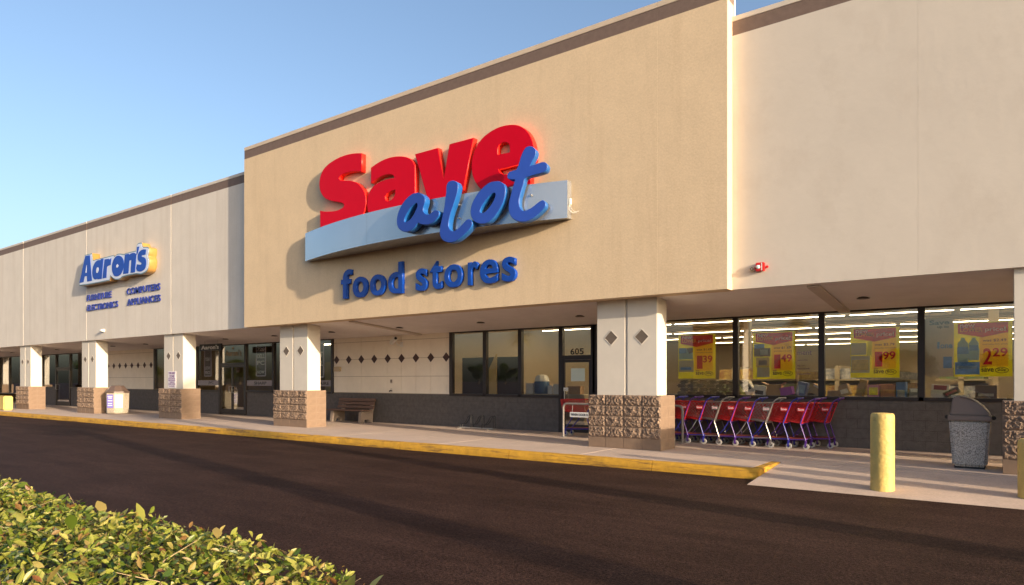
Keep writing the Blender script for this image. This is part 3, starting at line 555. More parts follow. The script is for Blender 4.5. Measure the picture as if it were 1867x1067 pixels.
# ================================================================== BENCH, RACK, RAIL
WOOD=mat('weathered_wood',(.155,.088,.066),.8,.25,5,.4,30,stretch=(.4,4,4))
PEB=mat('bench_concrete',(.26,.205,.17),.9,.2,45,.5,90)
bn=thing('bench','wooden slatted bench on concrete ends against the dark low wall','bench',(-17.7,14.95,0))
for x0 in (-18.42,-17.02):
    prof=[(14.72,0),(14.88,0),(14.90,.11),(15.06,.11),(15.08,0),(15.24,0),(15.27,.34),(15.34,.66),(15.27,.67),(15.19,.40),(14.76,.36)]
    obj('end_support',MB().prism(prof,x0,x0+.14,'x'),PEB,bn,bevel=.012)
for y in (14.75,14.86,14.97,15.08): obj('seat_slat',MB().box(-18.58,-16.80,y-.047,y+.047,.385,.425),WOOD,bn,bevel=.006)
for i,z in enumerate((.50,.62,.735)):
    y=15.20+.03*i; obj('back_slat',MB().prism([(y-.02,z-.045),(y+.02,z-.05),(y+.045,z+.045),(y+.005,z+.05)],-18.58,-16.80,'x'),WOOD,bn,bevel=.005)
rk=thing('bike_rack','dark steel wave bike rack on the walkway against the low wall','bike rack',(-12.3,15.0,0))
obj('base_rail',MB().box(-12.95,-11.7,14.98,15.02,.02,.045).box(-12.9,-12.86,14.8,15.2,.0,.02).box(-11.8,-11.76,14.8,15.2,0,.02),STEEL,rk)
for i in range(3):
    x=-12.88+i*.40
    for dy in (-.05,.05): obj('hoop',MB().tube([(x,15+dy,.03),(x,15+dy,.13),(x+.14,15+dy,.14),(x+.22,15+dy,.22),(x+.30,15+dy,.35),(x+.38,15+dy,.39),(x+.40,15+dy,.36),(x+.41,15+dy,.04)],.010,6),BLACK,rk,smooth=50)
rl=thing('cart_rail','bent galvanised pipe rail guarding the carts behind the stone column','rail',(-7.3,14.2,0))
def arc_rail(z,r):
    p=[(-8.86,14.12,0),(-8.86,14.12,z-r)]
    for k in range(1,6): t=k/6*math.pi/2; p.append((-8.86+r*(1-math.cos(t)),14.12+.0,z-r+r*math.sin(t)))
    p+=[(-8.86+r,14.12,z),(-5.88-r,14.28,z)]
    for k in range(1,6): t=k/6*math.pi/2; p.append((-5.88-r+r*math.sin(t),14.28,z-r+r*math.cos(t)))
    return p+[(-5.88,14.28,z-r),(-5.88,14.28,0)]
obj('hoop_pipe',MB().tube(arc_rail(.82,.1),.028,10),mat('dull_pipe',(.26,.23,.21),.55,.15,9,metal=.3),rl,smooth=50)
obj('foot_plate',MB().box(-8.93,-8.79,14.05,14.19,0,.012),STEEL,rl); obj('foot_plate',MB().box(-5.95,-5.81,14.21,14.35,0,.012),STEEL,rl)
# ================================================================== BINS, BOLLARDS
AGG=mat('pebble_aggregate',(.24,.205,.185),.9,.75,60,.8,75,col2=(.80,.72,.64),bdist=.012)
BINB=mat('bin_brown_plastic',(.105,.072,.06),.38,.08,4)
HOODM=mat('bin_hood_taupe',(.20,.145,.122),.4,.08,4)
t1=thing('litter_bin','pebble-faced square litter bin with brown domed hood by the right-hand column','litter bin',(-.58,13.08,0))
def frust(x,y,a,b,z0,z1): 
    return [(x-a,y-a,z0),(x+a,y-a,z0),(x+a,y+a,z0),(x-a,y+a,z0),(x-b,y-b,z1),(x+b,y-b,z1),(x+b,y+b,z1),(x-b,y+b,z1)]
FB=[(0,3,2,1),(4,5,6,7),(0,1,5,4),(1,2,6,5),(2,3,7,6),(3,0,4,7)]
obj('body',MB().add(frust(-.58,13.08,.225,.272,.03,.76),FB),AGG,t1,bevel=.035,smooth=60)
obj('foot',MB().box(-.78,-.38,12.89,13.27,0,.04),BLACK,t1)
obj('rim',MB().box(-.865,-.295,12.795,13.365,.752,.835),HOODM,t1,bevel=.012)
hp=[(-.84,.836)]+[(-.825+.02*k/1,1.02+.12*(1-(1-k/3)**2)) for k in range(4)]
for k in range(1,10): t=k/9; hp.append((-.765+.455*math.sin(t*math.pi/2),.836+.30*math.cos(t*math.pi/2)))
obj('hood',MB().prism([(-.835,.834),(-.80,1.10),(-.765,1.135),(-.66,1.133),(-.57,1.105),(-.48,1.05),(-.40,.975),(-.34,.895),(-.31,.834)],12.83,13.33),HOODM,t1,bevel=.014,smooth=35)
obj('hood_highlight_rib',MB().tube([(-.70,12.826,1.118),(-.58,12.826,1.092),(-.50,12.826,1.05)],.009,6),BINB,t1,smooth=50)  # thin rib put in for the highlight along the hood
for s in (-1,1): obj('latch',MB().box(-.58+s*.275,-.58+s*.34,13.03,13.13,.765,.825),BLACK,t1,bevel=.012)
t2=thing('litter_bin','octagonal pale litter bin with a brown tapered lid and two posters by a column','litter bin',(-29.75,12.98,0))
obj('body',MB().lathe([(.40,.02),(.42,.05),(.44,.86),(.44,.88)],(-29.75,12.98),8,R(5)),mat('bin_exposed_stone',(.34,.28,.21),.9,.3,30,.5,60,col2=(.50,.43,.34)),t2,bevel=.01)
obj('lid',MB().lathe([(.46,.86),(.46,.92),(.42,.945),(.25,1.15),(.23,1.17)],(-29.75,12.98),8,R(5)),BINB,t2,bevel=.008)
def facet(ang,r,w,z0,z1,m,name,t=.006):
    M=Matrix.Translation((-29.75,12.98,0))@Matrix.Rotation(ang,4,'Z'); return obj(name,MB().box(r,r+t,-w/2,w/2,z0,z1).xf(M),m,t2)
POS=mat('poster_white',(.60,.54,.50),.5,.04,4); PB=mat('poster_violet',(.20,.17,.52),.5,.08,8)
for kk,(a,m_) in enumerate(((-17.5,POS),(-62.5,PB))):
    pa=R(a); p_=facet(pa,.409,.28,.26,.80,m_,'poster')
    M=Matrix.Translation((-29.75,12.98,0))@Matrix.Rotation(pa,4,'Z')@Matrix.Rotation(R(90),4,'Z')
    for z,wd in ((.72,.2),(.66,.16),(.55,.2),(.44,.18),(.36,.2)):
        obj('print_line',MB().box(-wd/2,wd/2,-.418,-.4145,z-.014,z+.014).xf(M),PB if m_ is POS else WHITE,p_)
bo1=MB().lathe([(.150,-.16),(.150,.87),(.146,.91),(.128,.932),(.06,.939),(.01,.94)],(-1.475,10.608),28)
bol=lone('bollard',bo1,YEL,'tall round yellow bollard standing on the ramp in front of the windows','bollard','yellow bollards',loc=(-1.475,10.608,-.1),smooth=40)
bo2=MB().lathe([(.150,-.16),(.152,.58),(.146,.62),(.12,.645),(.01,.65)],(.172,10.86),28)
lone('bollard',bo2,YEL,'short yellow bollard cut off by the right edge of the photo','bollard','yellow bollards',loc=(.172,10.86,-.1),smooth=40)
lone('concrete_barrier',MB().box(-41.0,-37.3,11.35,11.72,0,.655),YEL,'low yellow concrete barrier on the walkway at the left edge','barrier',loc=(-39,11.5,0),bevel=.04,smooth=50)
# ================================================================== SHOPPING CARTS
def cart(name,label,frame,basket,logo=True,group='shopping carts nested below the windows'):
    """built with the rear castors at x=0 and the nose towards -x; width along y"""
    t=thing(name,label,'shopping cart',(0,0,0),group); W=.235
    fb=MB()
    for s in (-1,1):
        y=s*W
        fb.tube([(.0,y,.16),(-.015,y,.24),(-.10,y,.50),(-.095,y,.54),(.055,y,.93),(.09,y,.975),(.17,y,1.015)],.0135,6)
        fb.tube([(.0,y,.20),(-.30,y*.9,.185),(-.80,y*.62,.17)],.012,6)
        fb.tube([(-.78,y*.62,.17),(-.62,y*.75,.34),(-.50,y*.85,.52)],.011,6)
    fb.tube([(0,-W,.20),(0,W,.20)],.011,6).tube([(-.80,-W*.62,.17),(-.80,W*.62,.17)],.011,6).tube([(-.1,-W,.50),(-.1,W,.50)],.010,6)
    obj('frame',fb,frame,t,smooth=60)
    obj('handle',MB().tube([(.17,-W-.02,1.015),(.17,W+.02,1.015)],.019,8),frame,t,smooth=50)
    # basket: open lattice panels between rims
    bk=MB(); B0,B1=Vector((-.085,0,.52)),Vector((.05,0,.92)); N0,N1=Vector((-.86,0,.62)),Vector((-.90,0,.90)); wr,wn=W-.012,W*.62
    def P(u,v,s):
        lo=B0.lerp(N0,u); hi=B1.lerp(N1,u); p=lo.lerp(hi,v); return Vector((p.x,s*(wr+(wn-wr)*u)*(.86+.14*v),p.z))
    for s in (-1,1):
        for (u0,v0,u1,v1) in ((0,0,1,0),(0,1,1,1),(0,0,0,1),(1,0,1,1)): bk.tube([P(u0,v0,s),P(u1,v1,s)],.011,5)
        n=12; k=.42
        for i in range(-8,n+8):
            for d in (1,-1):
                u0=i/n; va,vb=sorted(((0-u0)/(d*k),(1-u0)/(d*k))); va,vb=max(0,va),min(1,vb)
                if vb-va>.06: bk.tube([P(u0+d*k*va,va,s),P(u0+d*k*vb,vb,s)],.0048,4,False)
    for u in (0,1):
        for v in (0,1): bk.tube([P(u,v,-1),P(u,v,1)],.011,5)
    for i in range(9): 
        f=i/8; bk.tube([P(0,0,-1).lerp(P(0,0,1),f),P(1,0,-1).lerp(P(1,0,1),f)],.005,4,False); bk.tube([P(1,0,-1).lerp(P(1,0,1),f),P(1,1,-1).lerp(P(1,1,1),f)],.005,4,False)
    obj('basket',bk,basket,t)
    # rear flap, slanted backwards inside
    fl=MB()
    for i in range(9):
        f=i/8; fl.tube([P(.03,.05,-1).lerp(P(.03,.05,1),f),P(.10,1.02,-1).lerp(P(.10,1.02,1),f)],.005,4,False)
    fl.tube([P(.10,1.02,-1),P(.10,1.02,1)],.010,5)
    obj('rear_flap',fl,basket,t)
    pl=obj('label_plate',MB().box(-.155,-.015,-W-.014,-W-.006,.755,.835),basket,t)
    if logo: obj('lettering',fit_text('Save',-.145,-.03,.775,.825,-W-.017,.002,.02),mat('cart_logo_pink',(.85,.55,.60),.5,.05,5),t)
    obj('lower_tray',MB().prism([(.0,.205),(-.76,.185),(-.76,.20),(.0,.22)],-W*.66,W*.66),mat('cart_tray_red',(.18,.03,.02),.6,.2,6),t)
    for x,y in ((0,-W),(0,W),(-.76,-W*.62),(-.76,W*.62)):
        c=obj('castor_fork',MB().box(x-.016,x+.016,y-.022,y-.017,.05,.17).box(x-.016,x+.016,y+.017,y+.022,.05,.17).box(x-.016,x+.016,y-.022,y+.022,.15,.18),frame,t)
        obj('wheel',MB().disc((x+.01,y,.058),.058,(0,1,0),.028,18),mat('castor_grey',(.42,.40,.38),.5,.1,8),c,smooth=40); obj('hub',MB().disc((x+.01,y,.058),.026,(0,1,0),.034,12),BLACK,c)
    return t
CB=mat('cart_blue_tube',(.03,.03,.32),.35,.1,6); CP=mat('cart_violet_tube',(.10,.03,.26),.35,.1,6); CC=mat('cart_chrome_tube',(.36,.33,.31),.3,.1,6,metal=.6)
CR=mat('cart_red_plastic',(.50,.018,.02),.45,.12,6); CG=mat('cart_chrome_basket',(.34,.31,.29),.35,.1,8,metal=.6)
protoR=cart('shopping_cart','red shopping cart at the right-hand end of the nearer nested row',CP,CR)
protoB=cart('shopping_cart','x',CB,CR); protoG=cart('shopping_cart','x',CC,CG)
protoR.location=(-3.37,14.68,0)
near=[('B',-3.70,'red shopping cart with blue frame, second from the right end of the row'),('G',-4.05,'grey wire shopping cart near the right end of the nested row'),('B',-4.42,'red shopping cart just left of the right-hand grey cart'),('P',-4.78,'red shopping cart in the middle of the nested row'),('G',-5.13,'grey wire shopping cart nearer the stone column'),('B',-5.47,'red shopping cart just left of the left-hand grey cart'),('P',-5.83,'red shopping cart beside the bent pipe rail'),('B',-6.2,'red shopping cart half hidden behind the stone column')]
first={'B':protoB,'G':protoG,'P':None}
for k,x,lab in near:
    if k=='P': c=copy_tree(protoR)
    elif first[k]: c=first[k]; first[k]=None
    else: c=copy_tree(protoB if k=='B' else protoG)
    c.location=(x,14.68,0); c['label']=lab
for x,y,lab in ((-3.02,15.16,'red shopping cart at the very right, behind the row against the wall'),(-3.36,15.16,'red shopping cart behind the row, second from its right end against the wall')):
    c=copy_tree(protoR); c.location=(x,y,0); c['label']=lab
c=copy_tree(protoB); c.location=(-8.32,14.72,0); c['label']='single red shopping cart parked at the glass door beside the column'
# ================================================================== WINDOW DISPLAY
YP=Yw+.11
PY=paper('poster_yellow',(.78,.74,.03)); PO=ink('poster_orange_ink',(1.0,.80,.9)); PR=ink('poster_red_ink',(.78,.16,1.0))
PLO=paper('poster_lettering_orange',(.90,.45,.02)); PWH=paper('poster_lettering_white',(.88,.76,.80)); INK=mat('poster_ink',(.03,.015,.012),.5,.05,4); PSK=paper('picture_pale_blue',(.42,.58,.74)); PBL=mat('picture_blue',(.10,.24,.55),.5,.3,9); PBR=mat('picture_brown',(.13,.06,.04),.5,.4,12); PGR=paper('picture_grey',(.62,.58,.52)); POR=mat('picture_straw',(.55,.38,.12),.5,.3,12)
def poster(x0,x1,z0,z1,was,big,cents,save,pics,label):
    t=thing('poster',label,'poster',((x0+x1)/2,YP,z0),'price posters in the shop window'); w=x1-x0; h=z1-z0
    X=lambda u:x0+u*w; Zz=lambda v:z0+v*h
    obj('sheet',MB().box(x0,x1,YP,YP+.004,z0,z1),PY,t)
    obj('sunburst',MB().prism([(X(.45),Zz(.18)),(X(.93),Zz(.18)),(X(.93),Zz(.80)),(X(.45),Zz(.80))],YP-.002,YP+.001),PO,t)
    obj('header',MB().prism([(X(.07),Zz(.985)),(X(.93),Zz(.985)),(X(.93),Zz(.80)),(X(.5),Zz(.72)),(X(.07),Zz(.80))],YP-.004,YP-.001),PR,t)
    for s,a,b,c,d,m in (('new',.11,.37,.905,.965,PWH),('LOWER',.11,.50,.825,.90,PLO),('price!',.54,.89,.805,.90,PWH),('was $'+was,.50,.90,.63,.685,INK),('everyday low price',.50,.92,.575,.60,INK),(big,.51,.66,.22,.52,PR),(cents,.67,.92,.36,.52,PR),('you',.48,.57,.155,.185,INK),('save',.48,.69,.085,.15,INK),(save+'¢',.75,.90,.085,.15,INK)):
        obj('lettering',fit_text(s,X(a),X(b),Zz(c),Zz(d),YP-.007,.0015,.022 if m is not INK else .012),m,t)
    n=24; V=[];F=[]
    for i in range(n):
        ca,sa=math.cos(2*math.pi*i/n),math.sin(2*math.pi*i/n); V+=[(X(.825+.115*ca),YP-.006,Zz(.115+.055*sa)),(X(.825+.103*ca),YP-.006,Zz(.115+.046*sa))]
    F=[(2*i,(2*i+2)%(2*n),(2*i+3)%(2*n),2*i+1) for i in range(n)]; obj('ring',MB().add(V,F),INK,t)
    for pts,m in pics: obj('picture',MB().prism([(X(u),Zz(v)) for u,v in pts],YP-.0035-.0006*pics.index((pts,m)),YP-.001),m,t)
sq=lambda a,b,c,d:[(a,c),(b,c),(b,d),(a,d)]
bottle=lambda x,z,s:[(x-.1*s,z),(x+.1*s,z),(x+.11*s,z+.22*s),(x+.095*s,z+.26*s),(x+.1*s,z+.36*s),(x+.035*s,z+.44*s),(x+.035*s,z+.47*s),(x-.035*s,z+.47*s),(x-.035*s,z+.44*s),(x-.1*s,z+.36*s),(x-.095*s,z+.26*s),(x-.11*s,z+.22*s)]
poster(-6.503,-5.594,1.425,2.46,'1.69','1','39','30',[(sq(.02,.40,.44,.70),PSK),(sq(.02,.22,.58,.70),PBL),([(.22,.70),(.40,.70),(.40,.60),(.30,.57)],PBR),(sq(.02,.42,.15,.42),PGR),(sq(.06,.36,.20,.26),PBL)],'yellow poster with red header priced 1.39 in the window right of the stone column')
poster(-4.74,-3.835,1.415,2.45,'1.69','1','49','20',[(sq(.03,.28,.66,.75),PBL),(sq(.03,.42,.48,.66),PBR),(sq(.18,.36,.52,.63),PGR),(sq(.08,.40,.26,.46),POR),(sq(.14,.34,.30,.40),PBR),(sq(.10,.40,.04,.25),PGR)],'yellow poster with red header priced 1.49 above the nested carts')
poster(-2.748,-1.858,1.438,2.455,'2.79','1','99','80',[(sq(.01,.33,.46,.70),PGR),([(.33,.46),(.44,.44),(.44,.72),(.40,.74)],PY),(sq(.01,.40,.10,.44),PGR),(sq(.03,.38,.15,.36),POR)],'yellow poster with red header priced 1.99 above the tall bollard')
poster(-.948,-.043,1.456,2.48,'2.49','2','29','20',[(bottle(.16,.27,.95),PSK),(bottle(.35,.30,.88),PSK),(sq(.06,.26,.42,.55),PBL),(sq(.27,.43,.48,.58),PBL),(sq(.02,.45,.04,.27),PBL),(sq(.05,.40,.14,.20),PSK)],'yellow poster with water bottles priced 2.29 beside the right-hand column')
sv=thing('poster','pale poster with a short black heading left of the water bottle poster','poster',(-1.17,YP,1.457))
obj('sheet',MB().box(-1.425,-.96,YP+.02,YP+.024,1.457,2.58),mat('poster_pale',(.60,.45,.33),.5,.06,3),sv)
for s,a,b,c,d,m in (('Save',-1.35,-1.02,2.46,2.55,INK),('up to',-1.22,-1.03,2.38,2.44,INK),('1',-1.22,-1.18,2.00,2.13,PBL),('one',-1.17,-.97,2.00,2.08,PBL)): obj('lettering',fit_text(s,a,b,c,d,YP+.017,.0015,.03),m,sv)
obj('panel',MB().box(-1.12,-.98,YP+.014,YP+.019,1.62,1.84),PBL,sv)
pt=thing('notice_sheet','glass-mounted paragraph of purple print right of the 1.49 poster','notice',(-3.55,YP,1.4))
for s,a,b,c,d in (('ment',-3.79,-3.50,1.93,2.02),('assembly',-3.79,-3.58,1.80,1.835),('ity or',-3.79,-3.64,1.68,1.715),('store brands',-3.79,-3.54,1.62,1.655),('or guarantee',-3.79,-3.52,1.50,1.535)): obj('lettering',fit_text(s,a,b,c,d,YP-.01,.001,.012),PUR,pt)
n605=thing('house_number','black number 605 on the glass above the door','number',(-9.3,Yw,2.05))
for k,ch in enumerate('605'): obj('digit_'+ch,fit_text(ch,-9.465+k*.14,-9.345+k*.14,2.06,2.225,Yw+.012,.003,.02),BLACK,n605)
n97=thing('house_number','dark door number on the glass of the double door','number',(-24.9,Yw,1.7))
for k,ch in enumerate('57'): obj('digit_'+ch,fit_text(ch,-25.08+k*.14,-24.96+k*.14,1.70,1.86,Yw-.004,.002,.02),mat('door_number_ink',(.10,.03,.03),.5),n97)
PAPER=mat('paper_pale_green',(.62,.74,.70),.6,.03,3)
lone('paper_notice',MB().box(-9.44,-9.02,Yw-.006,Yw-.001,1.36,1.70),PAPER,'pale green paper sheet taped inside the glass of the door','notice',loc=(-9.2,Yw,1.36))
lone('paper_notice',MB().box(-9.66,-9.52,Yw-.026,Yw-.022,1.10,1.19),WHITE,'small white card stuck low on the door edge','notice',loc=(-9.6,Yw,1.1))
cs=thing('door_sign','small white sign with dark lettering hung on the pipe rail at the door','sign',(-8.4,14.1,.52))
obj('plate',MB().box(-8.66,-7.86,14.10,14.108,.50,.62),WHITE,cs); obj('lettering',fit_text('WHEN DOOR IS CLOSED',-8.63,-7.90,.53,.59,14.098,.001,.012),BLACK,cs); obj('hook',MB().tube([(-8.6,14.11,.61),(-8.6,14.13,.80)],.006,5).tube([(-7.95,14.11,.61),(-7.95,14.16,.80)],.006,5),STEEL,cs)
# goods leaning behind the glass
def carton(x,w,h,col,label,ry=0,y=Yw+.45,d=.22,rz=0,stripe=None,lid=False,z=1.03):
    m=mat('carton_%d_%d_%d'%tuple(int(k*99) for k in col),col,.7,.12,5)
    t=thing('carton',label,'box',(x,y,z),'goods piled behind the shop window'); a=math.radians(ry); lift=abs(math.sin(a))*w/2
    t.rotation_euler=(0,a,math.radians(rz)); t.location.z=z+lift
    o=link('body',mesh_of(MB().box(-w/2,w/2,-d/2,d/2,0,h),'body',0,.006),m,t)
    if stripe: link('printed_panel',mesh_of(MB().box(-w*.36,w*.36,-d/2-.004,-d/2+.001,h*stripe[1],h*stripe[2]),'printed_panel'),mat('print_%d_%d_%d'%tuple(int(k*99) for k in stripe[0]),stripe[0],.6,.3,14),t)
    if lid:
        for s in (-1,1): link('flap',mesh_of(MB().prism([(s*w/2,h),(s*(w/2+.10),h+.05),(s*(w/2+.10),h+.056),(s*w/2,h+.006)],-d/2,d/2),'flap'),m,t)
    return t
carton(-4.86,.20,.30,(.62,.60,.58),'white carton with black window leaning left under the 1.49 poster',-32,stripe=((.02,.02,.02),.3,.7))
carton(-4.66,.26,.22,(.66,.64,.62),'white printed carton standing under the 1.49 poster',8,y=Yw+.36,stripe=((.05,.05,.05),.1,.5))
carton(-4.36,.32,.26,(.33,.20,.10),'open brown cardboard carton under the 1.49 poster',0,lid=True)
carton(-4.08,.26,.18,(.34,.08,.42),'purple carton beside the brown cardboard one',-10)
carton(-3.80,.20,.30,(.10,.14,.30),'dark blue printed carton right of the purple one',12,stripe=((.2,.3,.45),.2,.8))
carton(-3.52,.24,.20,(.40,.29,.17),'tilted brown carton at the right end of the second window',30,stripe=((.7,.66,.6),.75,.95))
carton(-3.12,.24,.14,(.32,.20,.11),'low brown carton at the left of the third window')
carton(-2.88,.20,.24,(.42,.28,.16),'brown carton with white print in the third window',-18,stripe=((.7,.62,.5),.2,.6))
carton(-2.64,.14,.36,(.26,.17,.09),'narrow brown carton leaning in the third window',16)
carton(-2.36,.22,.26,(.55,.24,.32),'pink carton with a yellow flash under the 1.99 poster',0,stripe=((.75,.65,.08),.2,.8))
carton(-2.10,.26,.28,(.48,.20,.10),'rust orange carton under the 1.99 poster')
carton(-1.86,.18,.32,(.10,.20,.40),'blue-topped carton under the right edge of the 1.99 poster',0,stripe=((.35,.33,.3),.0,.5))
carton(-1.62,.20,.20,(.35,.32,.29),'grey carton at the right of the third window',0,stripe=((.75,.74,.72),.6,.9))
carton(-1.20,.30,.26,(.62,.60,.58),'white carton with dark lettering in the fourth window',4,stripe=((.25,.05,.05),.6,.95))
carton(-.98,.28,.12,(.05,.04,.05),'black carton leaning across the fourth window',-28,stripe=((.35,.10,.12),.3,.7))
carton(-.86,.28,.07,(.60,.60,.58),'flat white carton under the leaning black one',0,y=Yw+.33)
carton(-.45,.34,.26,(.10,.07,.06),'dark carton below the water bottle poster',0,stripe=((.4,.36,.3),.2,.4))
pk=mat('snack_pack_dark',(.05,.03,.028),.3,.6,30,col2=(.30,.24,.17)); pm=mesh_of(MB().box(-.115,.115,-.06,.06,-.043,.043),'snack_pack',0,.03)
pn=0
for r in range(4):
    for i in range(6):
        o=link('snack_pack',pm,pk,None,(-6.52+i*.235+(r%2)*.07,Yw+.36+.02*(i%2),1.075+r*.09)); o.rotation_euler=(0,random.uniform(-.15,.15),random.uniform(-.12,.12))
        tag(o,'dark printed snack pack in the stack under the 1.39 poster','snack pack','snack packs stacked under the 1.39 poster')
# things behind the left windows
lone('black_panel',MB().box(-13.52,-11.42,Yw+.36,Yw+.42,.02,2.06),mat('panel_black',(.012,.009,.010),.7,.2,3),'tall black panel behind the two left panes','board',loc=(-12.4,Yw+.39,.02))  # plain black upright panel behind the glass
lone('column_reflection',MB().prism([(-12.38,.0),(-12.12,.0),(-12.12,2.14),(-12.38,1.72)],Yw+.22,Yw+.28),mat('reflection_ochre',(.52,.36,.14),.6,.1,3),'ochre strip standing for a sunlit column side mirrored in the glass','panel',loc=(-12.2,Yw+.25,0))  # mirror image of a sunlit column side, built as a coloured strip
wc=thing('drink_cooler','blue barrel drink cooler with a white lid behind the third pane','cooler',(-10.87,Yw+.75,1.0))
obj('barrel',MB().lathe([(.20,1.0),(.22,1.05),(.22,1.32),(.20,1.36)],(-10.87,Yw+.75),18),mat('cooler_blue',(.015,.08,.20),.4,.1,5),wc,smooth=40); obj('lid',MB().lathe([(.215,1.355),(.20,1.45),(.13,1.53),(.02,1.55)],(-10.87,Yw+.75),18),WHITE,wc,smooth=50)
lone('counter',MB().box(-11.35,-9.3,Yw+.45,Yw+1.15,.02,1.0),mat('counter_laminate',(.33,.27,.18),.5,.1,3),'low counter behind the third pane and the door','counter',loc=(-10,Yw+.8,.02))
for x,w_,h,c_,lab in ((-11.2,.24,.30,(.62,.60,.58),'white sheet of card leaning behind the third pane'),(-10.5,.14,.24,(.6,.6,.62),'white dispenser box right of the blue cooler'),(-10.25,.26,.28,(.55,.54,.52),'pale printed box at the right of the third pane'),(-9.72,.40,.22,(.33,.21,.11),'brown cardboard carton behind the glass door')): carton(x,w_,h,c_,lab,y=Yw+.7,z=1.0)
# shelving rows deep in the shop
shm=mat('shelf_steel',(.30,.25,.18),.6,.1,4); gm=[mat('goods_%d'%i,c,.6,.5,9,col2=d) for i,(c,d) in enumerate((((.30,.05,.04),(.5,.4,.1)),((.08,.12,.28),(.5,.5,.5)),((.35,.25,.08),(.1,.2,.1))))]
for k in range(4):
    x=-6.2+k*2.6; sh=thing('shop_shelf','%s shelf unit of groceries inside the shop, running away from the window'%('leftmost','second','third','rightmost')[k],'shelves',(x,24,0),'shelf units inside the shop')
    obj('frame',MB().box(x-.05,x+.05,18.6,33,0,1.75),shm,sh)
    for j in range(4):
        obj('shelf',MB().box(x-.5,x+.5,18.6,33,.12+j*.42,.15+j*.42),shm,sh); obj('goods',MB().box(x-.42,x+.42,18.7,32.9,.155+j*.42,.42+j*.42),gm[(j+k)%3],sh)
# ================================================================== FURNITURE SHOP WINDOWS
gb=mat('window_grey_band',(.28,.24,.25),.5,.05,4)
def brand_band(x0,x1,s,a,b,label):
    t=thing('window_decal',label,'decal',((x0+x1)/2,Yw,1.17),'grey decal bands on the furniture shop glass'); obj('strip',MB().box(x0,x1,Yw+.008,Yw+.014,1.17,1.38),gb,t); obj('lettering',fit_text(s,a,b,1.215,1.335,Yw+.005,.001,.02),BLACK,t)
brand_band(-27.98,-26.33,'JVC',-27.15,-26.75,'grey band with three dark letters on the pane left of the double door')
brand_band(-24.35,-22.65,'SHARP',-23.85,-23.05,'grey band with five dark letters on the pane right of the double door')
brand_band(-20.71,-19.21,'FRIGIDAIRE',-20.6,-19.35,'grey band with dark letters on the pane left of the panelled wall')
def banner(x0,x1,z0,z1,lines,label):
    t=thing('window_banner',label,'banner',((x0+x1)/2,Yw+.1,z0),'tall banners in the furniture shop window'); obj('sheet',MB().box(x0,x1,Yw+.10,Yw+.104,z0,z1),mat('banner_dark',(.05,.035,.06),.5,.3,6),t)
    b=MB()
    for q in ((x0-.02,x0+.02,z0,z1),(x1-.02,x1+.02,z0,z1),(x0+.02,x1-.02,z0-.02,z0+.02),(x0+.02,x1-.02,z1-.02,z1+.02)): b.box(q[0],q[1],Yw+.09,Yw+.108,q[2],q[3])
    obj('border',b,mat('banner_border',(.50,.44,.56),.5,.05,5),t)
    for s,za,zb in lines: obj('lettering',fit_text(s,x0+.06,x1-.06,za,zb,Yw+.095,.001,.02),mat('banner_print',(.62,.60,.64),.5,.05,5),t)
banner(-27.62,-27.10,1.56,2.74,[('LOW',1.83,1.97),('PRICE',1.64,1.77),('TODAY',2.2,2.34)],'tall framed banner in the pane left of the double door')
banner(-23.85,-23.25,1.55,2.76,[('720',2.52,2.66),('DELL',2.24,2.40),('PC',1.98,2.14),('NOW',1.64,1.76)],'tall framed banner in the pane right of the double door')
banner(-20.3,-19.75,1.5,2.7,[('HOT',2.2,2.4),('DEAL',1.9,2.08)],'tall framed banner in the pane beside the cream panelled wall')
nl=thing('neon_lettering','dull gold lettering on the glass above the double door','sign',(-25.34,Yw,2.3)); obj('lettering',fit_text("Aaron's",-25.9,-24.75,2.36,2.60,Yw+.012,.002,.01),mat('dull_gold',(.40,.26,.10),.4,.1,5),nl); obj('emblem',MB().tube([(-25.42,Yw+.012,2.63),(-25.34,Yw+.012,2.70),(-25.26,Yw+.012,2.63)],.012,6),MATS['dull_gold'],nl)
fu=[((-30.6,17.2),(1.9,.9,.8),(.16,.08,.05),'brown sofa behind the far left furniture shop panes'),((-23.4,17.0),(1.6,.8,.85),(.05,.05,.06),'black sofa behind the pane right of the double door'),((-25.3,18.6),(.9,.6,1.9),(.50,.32,.09),'tall ochre cabinet seen through the double door'),((-21.3,17.4),(.7,.6,2.1),(.46,.32,.10),'ochre wardrobe behind the pane near the column')]
for (x,y),(a,b,h),c_,lab in fu:
    t=thing('furniture',lab,'furniture',(x,y,0)); m=mat('furn_%d_%d'%(int(c_[0]*100),int(c_[1]*100)),c_,.6,.1,3)
    if 'sofa' in lab:
        obj('seat',MB().box(x-a/2,x+a/2,y-b/2,y+b/2,.1,.45),m,t,bevel=.05); obj('backrest',MB().box(x-a/2,x+a/2,y+b/2-.22,y+b/2,.44,h),m,t,bevel=.06)
        for s in (-1,1): obj('armrest',MB().box(x+s*a/2-.1,x+s*a/2+.1,y-b/2,y+b/2-.2,.1,.62),m,t,bevel=.05)
    else:
        obj('carcass',MB().box(x-a/2,x+a/2,y-b/2,y+b/2,0,h),m,t,bevel=.01)
        for s in (-1,1): obj('door',MB().box(x+s*a/4-a/4+.01,x+s*a/4+a/4-.01,y-b/2-.02,y-b/2,.06,h-.05),m,t,bevel=.005)
